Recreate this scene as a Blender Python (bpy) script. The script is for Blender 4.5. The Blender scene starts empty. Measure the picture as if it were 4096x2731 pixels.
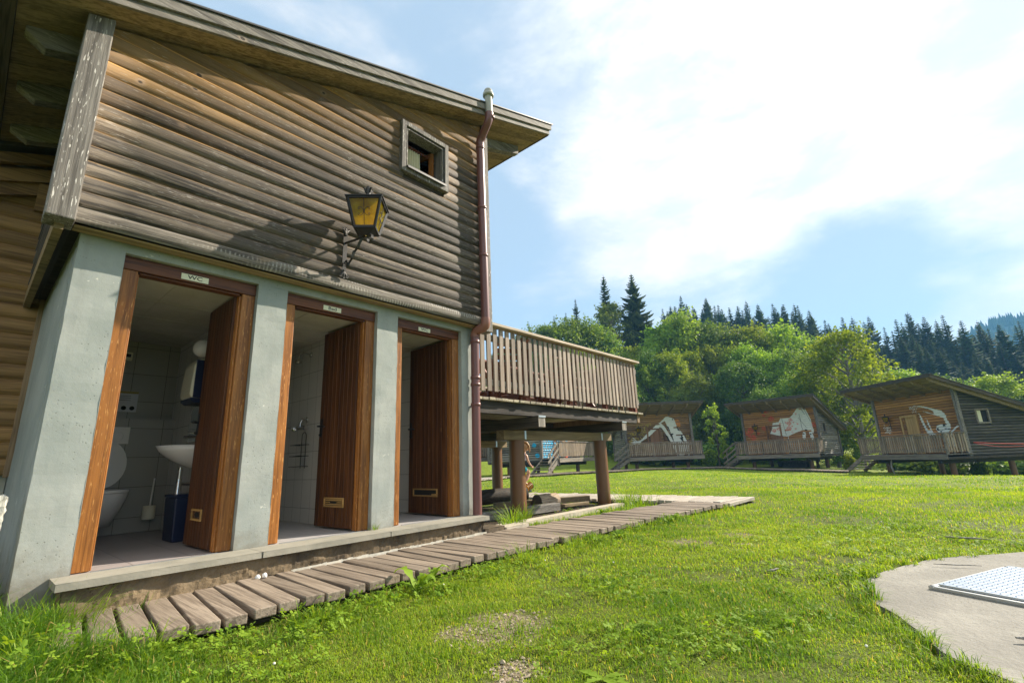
import bpy, math, random
import numpy as np
from mathutils import Vector, Matrix, noise as mnoise
random.seed(7); RNG = np.random.default_rng(11)
S = bpy.context.scene
COL = S.collection
PI = math.pi

# ------------------------------------------------------------------ camera
CAM = Vector((-3.8413, -3.9701, 0.5550))
YAW, PIT, ROL = 0.85518931, 0.24591745, -0.03939115
f_ = Vector((math.sin(YAW)*math.cos(PIT), math.cos(YAW)*math.cos(PIT), math.sin(PIT)))
r_ = Vector((math.cos(YAW), -math.sin(YAW), 0)); u_ = r_.cross(f_)
r2 = r_*math.cos(ROL)+u_*math.sin(ROL); u2 = -r_*math.sin(ROL)+u_*math.cos(ROL)
cd = bpy.data.cameras.new('camera'); cam = bpy.data.objects.new('camera', cd); COL.objects.link(cam)
cd.sensor_fit = 'HORIZONTAL'; cd.sensor_width = 36; cd.lens = 16.645; cd.clip_start = .05; cd.clip_end = 5000
M = Matrix.Identity(4)
for i in range(3):
    M[i][0] = r2[i]; M[i][1] = u2[i]; M[i][2] = -f_[i]; M[i][3] = CAM[i]
cam.matrix_world = M
S.camera = cam

# ------------------------------------------------------------------ light and exposure
SUN_AZ, SUN_EL = math.radians(113), math.radians(33.5)
SUND = Vector((math.sin(SUN_AZ)*math.cos(SUN_EL), math.cos(SUN_AZ)*math.cos(SUN_EL), math.sin(SUN_EL)))
sl = bpy.data.lights.new('sun', 'SUN'); sl.energy = 4.4; sl.angle = math.radians(.55); sl.color = (1, .90, .76)
so = bpy.data.objects.new('sun', sl); COL.objects.link(so); so.rotation_euler = SUND.to_track_quat('Z', 'Y').to_euler()
S.view_settings.view_transform = 'Standard'; S.view_settings.look = 'None'; S.view_settings.gamma = 1
S.view_settings.exposure = 1.36
S.render.engine = 'CYCLES'
cy = S.cycles; cy.use_denoising = True; cy.max_bounces = 8; cy.diffuse_bounces = 4; cy.volume_bounces = 1
cy.transparent_max_bounces = 8; cy.sample_clamp_indirect = 6
try: cy.denoiser = 'OPENIMAGEDENOISE'
except Exception: pass

class N:
    """small helper to write node trees"""
    def __init__(s, tree): s.t = tree
    def __call__(s, typ, **kw):
        n = s.t.nodes.new(typ)
        for k, v in kw.items():
            if k[0] == '_': continue
            setattr(n, k, v)
        return n
    def link(s, a, b): s.t.links.new(a, b)
    def math(s, op, a, b=None, c=None, clamp=False):
        n = s.t.nodes.new('ShaderNodeMath'); n.operation = op; n.use_clamp = clamp
        for i, v in enumerate((a, b, c)):
            if v is None: continue
            if isinstance(v, (int, float)): n.inputs[i].default_value = v
            else: s.link(v, n.inputs[i])
        return n.outputs[0]
    def vmath(s, op, a, b=None):
        n = s.t.nodes.new('ShaderNodeVectorMath'); n.operation = op
        for i, v in enumerate((a, b)):
            if v is None: continue
            if isinstance(v, (tuple, list, Vector)): n.inputs[i].default_value = v
            else: s.link(v, n.inputs[i])
        return n.outputs['Value'] if op in ('DOT_PRODUCT', 'LENGTH', 'DISTANCE') else n.outputs[0]
    def noise(s, vec, scale=1, detail=4, rough=.55, dist=0):
        n = s.t.nodes.new('ShaderNodeTexNoise'); n.inputs['Scale'].default_value = scale
        n.inputs['Detail'].default_value = detail; n.inputs['Roughness'].default_value = rough
        n.inputs['Distortion'].default_value = dist
        if vec is not None: s.link(vec, n.inputs['Vector'])
        return n.outputs['Fac']
    def ramp(s, fac, a, b, smooth=True):
        n = s.t.nodes.new('ShaderNodeMapRange'); n.interpolation_type = 'SMOOTHSTEP' if smooth else 'LINEAR'
        n.inputs['From Min'].default_value = a; n.inputs['From Max'].default_value = b
        s.link(fac, n.inputs['Value']); return n.outputs['Result']
    def mix(s, fac, a, b, mode='MIX'):
        n = s.t.nodes.new('ShaderNodeMix'); n.data_type = 'RGBA'; n.blend_type = mode
        for inp, v in ((n.inputs[0], fac), (n.inputs[6], a), (n.inputs[7], b)):
            if isinstance(v, (int, float)): inp.default_value = v
            elif isinstance(v, (tuple, list)): inp.default_value = (*v[:3], 1)
            else: s.link(v, inp)
        return n.outputs[2]
    def scale(s, vec, sc):
        return s.vmath('MULTIPLY', vec, sc)

# ------------------------------------------------------------------ world: physical sky with a broken cloud layer
W = bpy.data.worlds.new('World'); S.world = W; W.use_nodes = True
wt = W.node_tree; wt.nodes.clear(); n = N(wt)
sky = n('ShaderNodeTexSky', sky_type='NISHITA', sun_disc=False); sky.sun_elevation = SUN_EL; sky.sun_rotation = SUN_AZ
sky.air_density = 1.0; sky.dust_density = .7; sky.ozone_density = 1.3; sky.altitude = 900
tc = n('ShaderNodeTexCoord'); d = tc.outputs['Generated']
def dirv(az, el):
    a, e = math.radians(az), math.radians(el); return (math.sin(a)*math.cos(e), math.cos(a)*math.cos(e), math.sin(e))
stretched = n.scale(d, (1.5, 1.5, 3.4))
nz = n.noise(stretched, 1.55, 7, .56, .35)
nf = n.noise(n.vmath('ADD', stretched, (3.1, 7.7, 1.3)), 3.6, 6, .6, .2)
big = n.ramp(n.vmath('DOT_PRODUCT', d, dirv(93, 42)), math.cos(math.radians(40)), math.cos(math.radians(12)))
low = n.ramp(n.vmath('DOT_PRODUCT', d, dirv(98, 12)), math.cos(math.radians(10)), math.cos(math.radians(2.5)))
mid = n.ramp(n.vmath('DOT_PRODUCT', d, dirv(60, 22)), math.cos(math.radians(24)), math.cos(math.radians(7)))
m = n.math('ADD', n.math('MULTIPLY', big, 1.25), n.math('MULTIPLY', n.math('SUBTRACT', nz, .52), 2.6))
m = n.math('ADD', m, n.math('MULTIPLY', n.math('SUBTRACT', nf, .5), .75))
m = n.math('ADD', m, n.math('MULTIPLY', low, .7))
m = n.math('ADD', m, n.math('MULTIPLY', mid, .3))
back = n.ramp(n.vmath('DOT_PRODUCT', d, dirv(229, 30)), -.15, .6)  # unseen bright cloud added behind the camera to lift the ambient light
m = n.math('ADD', m, n.math('MULTIPLY', back, 1.1))
hole = n.ramp(n.vmath('DOT_PRODUCT', n.vmath('NORMALIZE', n.scale(d, (1, 1, 1.9))), dirv(87, 29)), math.cos(math.radians(13)), math.cos(math.radians(3)))
m = n.math('SUBTRACT', m, n.math('MULTIPLY', hole, .80))
mask = n.ramp(m, .0, 1.0)
skyc = n.mix(1.0, sky.outputs['Color'], (1.25, 1.22, 1.12), 'MULTIPLY')
veil = n.mix(.90, skyc, (2.25, 2.90, 3.60))
bright = n.math('ADD', 4.5, n.math('ADD', n.math('MULTIPLY', big, 1.2), n.math('MULTIPLY', back, 1.0)))
cl = n('ShaderNodeCombineColor')
n.link(bright, cl.inputs[0]); n.link(n.math('MULTIPLY', bright, .99), cl.inputs[1]); n.link(n.math('MULTIPLY', bright, .985), cl.inputs[2])
shade = n.mix(n.ramp(nf, .35, .65), (3.55, 3.85, 4.2), cl.outputs[0])
col = n.mix(mask, veil, n.mix(.25, shade, cl.outputs[0]))
bg = n('ShaderNodeBackground'); bg.inputs['Strength'].default_value = .092
out = n('ShaderNodeOutputWorld'); n.link(col, bg.inputs['Color']); n.link(bg.outputs[0], out.inputs[0])

# ------------------------------------------------------------------ object helpers
def link(o): COL.objects.link(o); return o
def empty(name, loc=(0, 0, 0), rz=0, label=None, cat=None, group=None):
    o = link(bpy.data.objects.new(name, None)); o.location = loc; o.rotation_euler = (0, 0, rz); o.empty_display_size = .2
    return tag(o, label, cat, group)
def tag(o, label=None, cat=None, group=None, kind=None):
    if label: o['label'] = label
    if cat: o['category'] = cat
    if group: o['group'] = group
    if kind: o['kind'] = kind
    return o
def kids(o): return [c for c in bpy.data.objects if c.parent == o]
def copy_tree(o, parent=None):
    c = o.copy(); COL.objects.link(c); c.parent = parent
    for ch in KIDS.get(o.name, []): copy_tree(ch, c)
    return c
KIDS = {}
def rot_of(x=None, z=None):
    X = Vector(x).normalized(); Z = Vector(z).normalized(); Y = Z.cross(X).normalized(); Z = X.cross(Y)
    return Matrix((X, Y, Z)).transposed()
class MB:
    """collects primitives; build() links them as one mesh object"""
    def __init__(s): s.v = []; s.f = []; s.r = []; s.mi = []; s.sm = []
    def add(s, vs, fs, r=None, mi=0, sm=False):
        b = len(s.v); s.v += [tuple(p) for p in vs]
        r = random.random() if r is None else r
        for q in fs: s.f.append(tuple(b+i for i in q)); s.r.append(r); s.mi.append(mi); s.sm.append(sm)
    def bx(s, x0, x1, y0, y1, z0, z1, r=None, mi=0):
        s.add([(x0,y0,z0),(x1,y0,z0),(x1,y1,z0),(x0,y1,z0),(x0,y0,z1),(x1,y0,z1),(x1,y1,z1),(x0,y1,z1)],
              [(0,3,2,1),(4,5,6,7),(0,1,5,4),(1,2,6,5),(2,3,7,6),(3,0,4,7)], r, mi)
    def obox(s, c, size, R, r=None, mi=0):
        c = Vector(c); h = [Vector((sx*size[0]/2, sy*size[1]/2, sz*size[2]/2)) for sz in (-1,1) for sx, sy in ((-1,-1),(1,-1),(1,1),(-1,1))]
        s.add([c+R@p for p in h], [(0,3,2,1),(4,5,6,7),(0,1,5,4),(1,2,6,5),(2,3,7,6),(3,0,4,7)], r, mi)
    def beam(s, p, q, w, h, up=(0,0,1), r=None, mi=0):
        p, q = Vector(p), Vector(q); R = rot_of(q-p, up); s.obox((p+q)/2, ((q-p).length, w, h), R, r, mi)
    def prism(s, poly, f, a, b, r=None, mi=0, sm=False):
        """poly of 2-D points mapped by f(u, v, t) at t = a and b"""
        k = len(poly); vs = [f(u, v, a) for u, v in poly]+[f(u, v, b) for u, v in poly]
        s.add(vs, [tuple(range(k))[::-1], tuple(range(k, 2*k))]+[(i, (i+1) % k, k+(i+1) % k, k+i) for i in range(k)], r, mi, sm)
    def tube(s, pts, rad, n=12, r=None, mi=0, cap=True):
        pts = [Vector(p) for p in pts]; rad = rad if isinstance(rad, (list, tuple)) else [rad]*len(pts)
        vs = []; fs = []; ref = None
        for i, p in enumerate(pts):
            t = (pts[min(i+1, len(pts)-1)]-pts[max(i-1, 0)]).normalized()
            if ref is None: ref = t.orthogonal().normalized()
            ref = (ref-t*ref.dot(t)).normalized(); b = t.cross(ref)
            vs += [p+(ref*math.cos(2*PI*k/n)+b*math.sin(2*PI*k/n))*rad[i] for k in range(n)]
        for i in range(len(pts)-1):
            fs += [(i*n+k, i*n+(k+1) % n, (i+1)*n+(k+1) % n, (i+1)*n+k) for k in range(n)]
        s.add(vs, fs, r, mi, True)
        if cap:
            L = (len(pts)-1)*n
            s.add(vs[:n], [tuple(range(n))[::-1]], r, mi); s.add(vs[L:], [tuple(range(n))], r, mi)
    def lathe(s, prof, c=(0,0,0), ax=(0,0,1), n=20, r=None, mi=0, sx=1, sy=1):
        R = rot_of(Vector(ax).orthogonal(), ax); c = Vector(c); vs = []
        for q, z in prof: vs += [c+R@Vector((q*sx*math.cos(2*PI*k/n), q*sy*math.sin(2*PI*k/n), z)) for k in range(n)]
        fs = [(i*n+k, i*n+(k+1) % n, (i+1)*n+(k+1) % n, (i+1)*n+k) for i in range(len(prof)-1) for k in range(n)]
        s.add(vs, fs, r, mi, True)
        s.add(vs[:n], [tuple(range(n))[::-1]], r, mi); s.add(vs[-n:], [tuple(range(n))], r, mi)
    def build(s, name, mat, parent=None, world=True, bevel=0, label=None, cat=None, group=None, kind=None):
        me = bpy.data.meshes.new(name); me.from_pydata(s.v, [], s.f)
        for mm in (mat if isinstance(mat, (list, tuple)) else [mat]): me.materials.append(mm)
        a = me.attributes.new('rnd', 'FLOAT', 'FACE'); a.data.foreach_set('value', s.r)
        me.polygons.foreach_set('material_index', s.mi); me.polygons.foreach_set('use_smooth', s.sm)
        me.update()
        o = link(bpy.data.objects.new(name, me))
        if parent is not None:
            o.parent = parent; KIDS.setdefault(parent.name, []).append(o)
            if world and parent.type == 'EMPTY': o.location = -parent.location
        if bevel:
            b = o.modifiers.new('bevel', 'BEVEL'); b.width = bevel; b.segments = 2; b.limit_method = 'ANGLE'; b.angle_limit = .7
        return tag(o, label, cat, group, kind)
def np_mesh(name, V, F, mat, rnd=None, smooth=False, nv=None):
    """fast mesh from arrays; F is (M,k) or a list of such"""
    Fs = F if isinstance(F, list) else [F]
    me = bpy.data.meshes.new(name); V = np.ascontiguousarray(V, np.float32)
    me.vertices.add(len(V)); me.vertices.foreach_set('co', V.ravel())
    li = np.concatenate([q.ravel() for q in Fs]).astype(np.int32)
    tot = np.concatenate([np.full(len(q), q.shape[1], np.int32) for q in Fs])
    st = np.concatenate([[0], np.cumsum(tot)[:-1]]).astype(np.int32)
    me.loops.add(len(li)); me.loops.foreach_set('vertex_index', li)
    me.polygons.add(len(tot)); me.polygons.foreach_set('loop_start', st); me.polygons.foreach_set('loop_total', tot)
    me.polygons.foreach_set('use_smooth', np.full(len(tot), smooth, bool))
    if rnd is not None:
        a = me.attributes.new('rnd', 'FLOAT', 'FACE'); a.data.foreach_set('value', np.ascontiguousarray(rnd, np.float32))
    if nv is not None:
        pass
    me.materials.append(mat); me.update(calc_edges=True)
    if nv is not None: me.normals_split_custom_set_from_vertices(nv)
    return me

# ------------------------------------------------------------------ materials
def newmat(name):
    m = bpy.data.materials.new(name); m.use_nodes = True; t = m.node_tree; t.nodes.clear(); n = N(t)
    b = n('ShaderNodeBsdfPrincipled'); o = n('ShaderNodeOutputMaterial'); n.link(b.outputs[0], o.inputs[0])
    return m, n, b, o
def setc(n, inp, v):
    if isinstance(v, (int, float)): inp.default_value = v
    elif isinstance(v, (tuple, list)): inp.default_value = (*v[:3], 1)
    else: n.link(v, inp)
def bump(n, b, h, strength=.3, dist=.01):
    k = n('ShaderNodeBump'); k.inputs['Strength'].default_value = strength; k.inputs['Distance'].default_value = dist
    n.link(h, k.inputs['Height']); n.link(k.outputs[0], b.inputs['Normal'])
def plain(name, c, rough=.5, metal=0, var=.12, scale=6, spec=.5, bmp=0):
    m, n, b, o = newmat(name); tcx = n('ShaderNodeTexCoord')
    nz = n.noise(tcx.outputs['Object'], scale, 5, .6)
    setc(n, b.inputs['Base Color'], n.mix(nz, [x*(1-var) for x in c], [min(1, x*(1+var)) for x in c]))
    b.inputs['Roughness'].default_value = rough; b.inputs['Metallic'].default_value = metal; b.inputs['Specular IOR Level'].default_value = spec
    if bmp: bump(n, b, n.noise(tcx.outputs['Object'], scale*6, 4, .6), bmp, .004)
    return m
def wood(name, axis, dark, light, alt, rough=.72, sc=1, knots=.5, bmp=.35, altmix=.5, vary=.35, spec=.3, shelter=None, scratch=0, seam=None, coat=0, scol=(.50, .47, .42), scallop=0):
    m, n, b, o = newmat(name); tcx = n('ShaderNodeTexCoord'); at = n('ShaderNodeAttribute', attribute_name='rnd')
    P = tcx.outputs['Object']
    off = n.vmath('MULTIPLY', n.vmath('ADD', (0, 0, 0), at.outputs['Vector']), (7.3, 9.1, 5.7))
    P2 = n.vmath('ADD', P, off)
    al, ac = 2.2*sc, 55*sc
    s = [ac]*3; s[axis] = al
    G = n.scale(P2, tuple(s))
    g1 = n.math('ADD', n.math('MULTIPLY', n.noise(G, 1, 6, .62, .4), .6), n.math('MULTIPLY', n.noise(n.scale(G, (.27, .27, .27)), 1, 5, .6, .6), .42)); g2 = n.noise(n.scale(P2, tuple([(x*3.1 if i != axis else x*2.2) for i, x in enumerate(s)])), 1, 4, .6)
    c = n.mix(n.ramp(g1, .40, .60), dark, light)
    c = n.mix(n.math('MULTIPLY', n.ramp(g2, .5, .78), .55), c, tuple(x*.45 for x in dark))
    ln = n.noise(P2, .9*sc, 5, .6)
    c = n.mix(n.math('MULTIPLY', n.ramp(ln, .38, .68), altmix), c, alt)
    if shelter:      # wood under the roof keeps its golden colour, exposed wood greys: follows the roof line z = a + b x
        a_, b_, w0, w1, gold = shelter
        sp = n('ShaderNodeSeparateXYZ'); n.link(P, sp.inputs[0])
        dd = n.math('SUBTRACT', n.math('ADD', n.math('MULTIPLY', sp.outputs[0], b_), a_), sp.outputs[2])
        dd = n.math('ADD', dd, n.math('MULTIPLY', n.math('SUBTRACT', n.noise(n.scale(P2, (.8, 1, 5)), 1, 5, .65), .5), 1.5))
        gg = n.mix(n.ramp(g1, .25, .75), tuple(x*.5 for x in gold), gold)
        gg = n.mix(n.math('MULTIPLY', n.ramp(ln, .4, .65), .35), gg, alt)
        c = n.mix(n.ramp(dd, w1, w0), c, gg)
    if seam:         # tints log edges golden, mostly the upper one; on the cabins draws dark joints
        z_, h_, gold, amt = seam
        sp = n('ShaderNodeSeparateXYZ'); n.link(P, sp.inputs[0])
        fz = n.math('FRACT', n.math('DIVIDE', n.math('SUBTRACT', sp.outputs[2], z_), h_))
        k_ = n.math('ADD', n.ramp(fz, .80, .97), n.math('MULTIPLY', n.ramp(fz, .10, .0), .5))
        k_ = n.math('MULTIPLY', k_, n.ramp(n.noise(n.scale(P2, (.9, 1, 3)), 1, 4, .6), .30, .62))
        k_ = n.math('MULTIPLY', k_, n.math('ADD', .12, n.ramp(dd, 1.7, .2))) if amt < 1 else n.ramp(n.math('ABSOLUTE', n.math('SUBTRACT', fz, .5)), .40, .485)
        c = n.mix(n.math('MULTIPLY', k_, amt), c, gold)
    if knots:
        s2 = [4.3*sc]*3; s2[axis] = 3.2*sc
        v = n('ShaderNodeTexVoronoi'); v.inputs['Scale'].default_value = 1; v.inputs['Randomness'].default_value = 1
        n.link(n.scale(P2, tuple(s2)), v.inputs['Vector'])
        dk = v.outputs['Distance']
        sepc = n('ShaderNodeSeparateColor'); n.link(v.outputs['Color'], sepc.inputs[0])
        on = n.math('GREATER_THAN', sepc.outputs[0], 1-knots)
        ring = n.math('MULTIPLY', n.ramp(dk, .16, .06), on)
        c = n.mix(n.math('MULTIPLY', ring, .75), c, tuple(x*.8+y*.35 for x, y in zip(light, (.36, .2, .09))))
        core = n.math('MULTIPLY', n.ramp(dk, .075, .045), on)
        c = n.mix(n.math('MULTIPLY', core, .9), c, tuple(x*.25 for x in dark))
    if scratch:
        sv = n.noise(n.scale(P, tuple([120 if i != axis else 15 for i in range(3)])), 1, 2, .5)
        big_ = n.noise(P, 2.5, 3, .5)
        c = n.mix(n.math('MULTIPLY', n.ramp(sv, .62, .67), n.math('MULTIPLY', n.ramp(big_, .36, .52), scratch)), c, scol)
    if scallop:      # bleached saw marks
        wv = n('ShaderNodeTexWave', wave_type='BANDS', bands_direction='X', wave_profile='SIN'); wv.inputs['Scale'].default_value = 10; wv.inputs['Distortion'].default_value = 5; wv.inputs['Detail'].default_value = 2; wv.inputs['Detail Scale'].default_value = 1.2; n.link(P, wv.inputs['Vector'])
        c = n.mix(n.math('MULTIPLY', n.math('MULTIPLY', n.ramp(wv.outputs['Fac'], .55, .85), n.ramp(n.noise(n.scale(P, (1, 1, 9)), 1.1, 4, .6), .50, .64)), scallop), c, (.46, .43, .38))
    br = n.math('ADD', 1-vary/2, n.math('MULTIPLY', at.outputs['Fac'], vary))
    cc = n('ShaderNodeCombineColor'); [n.link(br, cc.inputs[i]) for i in range(3)]
    c = n.mix(1.0, c, cc.outputs[0], 'MULTIPLY')
    hgt = n.math('ADD', g1, n.math('MULTIPLY', g2, .6))
    setc(n, b.inputs['Base Color'], c); b.inputs['Specular IOR Level'].default_value = spec
    b.inputs['Roughness'].default_value = rough
    if coat: b.inputs['Coat Weight'].default_value = coat; b.inputs['Coat Roughness'].default_value = .25
    bump(n, b, hgt, bmp, .006)
    return m
def tile_mat(name, axes, c, w, h, grout, off=(0, 0), rough=.35):
    m, n, b, o = newmat(name); tcx = n('ShaderNodeTexCoord'); sp = n('ShaderNodeSeparateXYZ'); n.link(tcx.outputs['Object'], sp.inputs[0])
    cb = n('ShaderNodeCombineXYZ'); n.link(n.math('ADD', sp.outputs[axes[0]], off[0]), cb.inputs[0]); n.link(n.math('ADD', sp.outputs[axes[1]], off[1]), cb.inputs[1])
    br = n('ShaderNodeTexBrick'); br.offset = 0; br.squash = 1; n.link(cb.outputs[0], br.inputs['Vector'])
    br.inputs['Scale'].default_value = 1; br.inputs['Brick Width'].default_value = w; br.inputs['Row Height'].default_value = h
    br.inputs['Mortar Size'].default_value = .0025; br.inputs['Mortar Smooth'].default_value = .1
    br.inputs['Color1'].default_value = (*c, 1); br.inputs['Color2'].default_value = (*[x*.93 for x in c], 1); br.inputs['Mortar'].default_value = (*grout, 1)
    nz = n.noise(tcx.outputs['Object'], 7, 5, .6)
    setc(n, b.inputs['Base Color'], n.mix(n.math('MULTIPLY', nz, .35), br.outputs['Color'], tuple(x*.7 for x in c)))
    b.inputs['Roughness'].default_value = rough
    bump(n, b, n.math('SUBTRACT', 1, br.outputs['Fac']), .3, .002)
    return m
def concrete(name, c, c2, pits=.5, rough=.85, sc=1, chips=None, bm=.25, streak=False, splash=None):
    m, n, b, o = newmat(name); tcx = n('ShaderNodeTexCoord'); P = tcx.outputs['Object']
    c0 = n.mix(n.ramp(n.noise(P, 1.6*sc, 6, .62, .3), .32, .68), c, c2)
    c0 = n.mix(n.math('MULTIPLY', n.ramp(n.noise(P, 9*sc, 5, .65), .5, .75), .4), c0, tuple(x*.72 for x in c))
    if streak:
        c0 = n.mix(n.math('MULTIPLY', n.ramp(n.noise(n.scale(P, (9, 9, .7)), 1, 4, .6), .52, .72), .25), c0, tuple(x*.62 for x in c))
    v = n('ShaderNodeTexVoronoi'); v.inputs['Scale'].default_value = 62*sc; n.link(n.vmath('ADD', P, n.scale(tcx.outputs['Object'], (.1, .1, .1))), v.inputs['Vector'])
    sc_ = n('ShaderNodeSeparateColor'); n.link(v.outputs['Color'], sc_.inputs[0])
    clus = n.ramp(n.noise(P, 2.6*sc, 3, .5), .45, .6)
    pit = n.math('MULTIPLY', n.math('MULTIPLY', n.ramp(v.outputs['Distance'], .32, .18), n.math('GREATER_THAN', sc_.outputs[0], .8)), clus)
    c0 = n.mix(n.math('MULTIPLY', pit, pits), c0, tuple(x*.3 for x in c))
    hh = n.math('SUBTRACT', n.noise(P, 30*sc, 5, .65), n.math('MULTIPLY', pit, .9))
    hh = n.math('ADD', hh, n.math('MULTIPLY', n.noise(P, 5*sc, 4, .6), 2.2))
    if chips:
        k = n.math('ADD', n.noise(n.scale(P, (1, 1, 1.5)), 3.3, 6, .72, .4), 0)
        ch = n.ramp(k, .655, .668); c0 = n.mix(n.math('MULTIPLY', ch, .8), c0, chips); hh = n.math('SUBTRACT', hh, n.math('MULTIPLY', ch, .6))
        cr = n.noise(n.scale(P, (1, 1, 2)), 2.1, 5, .6, 1.0)
        crack = n.math('MULTIPLY', n.ramp(n.math('ABSOLUTE', n.math('SUBTRACT', cr, .5)), .004, .0), n.ramp(n.noise(P, 1.3, 2, .5), .5, .62))
        c0 = n.mix(n.math('MULTIPLY', crack, .5), c0, tuple(x*.35 for x in c))
    if splash:       # mud splashed up from the ground and the sill
        sp = n('ShaderNodeSeparateXYZ'); n.link(P, sp.inputs[0])
        k2 = n.math('ADD', sp.outputs[2], n.math('MULTIPLY', n.math('SUBTRACT', n.noise(P, 8, 6, .7), .5), .5))
        c0 = n.mix(n.math('MULTIPLY', n.ramp(k2, .20, -.10), .75), c0, splash)
    setc(n, b.inputs['Base Color'], c0); b.inputs['Roughness'].default_value = rough; b.inputs['Specular IOR Level'].default_value = .25
    bump(n, b, hh, bm, .006)
    return m
def foliage(name, c1, c2, trans=.35, vary=.5, rough=.55, spec=.12, straw=None):
    m, n, b, o = newmat(name); oi = n('ShaderNodeObjectInfo'); at = n('ShaderNodeAttribute', attribute_name='rnd')
    c = n.mix(n.math('MINIMUM', at.outputs['Fac'], 1.0), c1, c2)
    if straw: c = n.mix(n.math('GREATER_THAN', at.outputs['Fac'], 1.2), c, straw)
    hs = n('ShaderNodeHueSaturation'); n.link(c, hs.inputs['Color'])
    n.link(n.math('ADD', .5-.045*vary, n.math('MULTIPLY', oi.outputs['Random'], .08*vary)), hs.inputs['Hue'])
    n.link(n.math('ADD', 1-.5*vary, n.math('MULTIPLY', n.math('FRACT', n.math('MULTIPLY', oi.outputs['Random'], 7.31)), 1.0*vary)), hs.inputs['Value'])
    b.inputs['Roughness'].default_value = rough; b.inputs['Specular IOR Level'].default_value = spec
    n.link(hs.outputs[0], b.inputs['Base Color'])
    tr = n('ShaderNodeBsdfTranslucent'); n.link(n.mix(1.0, hs.outputs[0], (1.5, 1.45, .6), 'MULTIPLY'), tr.inputs['Color'])
    mx = n('ShaderNodeMixShader'); mx.inputs[0].default_value = trans
    n.link(b.outputs[0], mx.inputs[1]); n.link(tr.outputs[0], mx.inputs[2]); n.link(mx.outputs[0], o.inputs[0])
    return m

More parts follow.
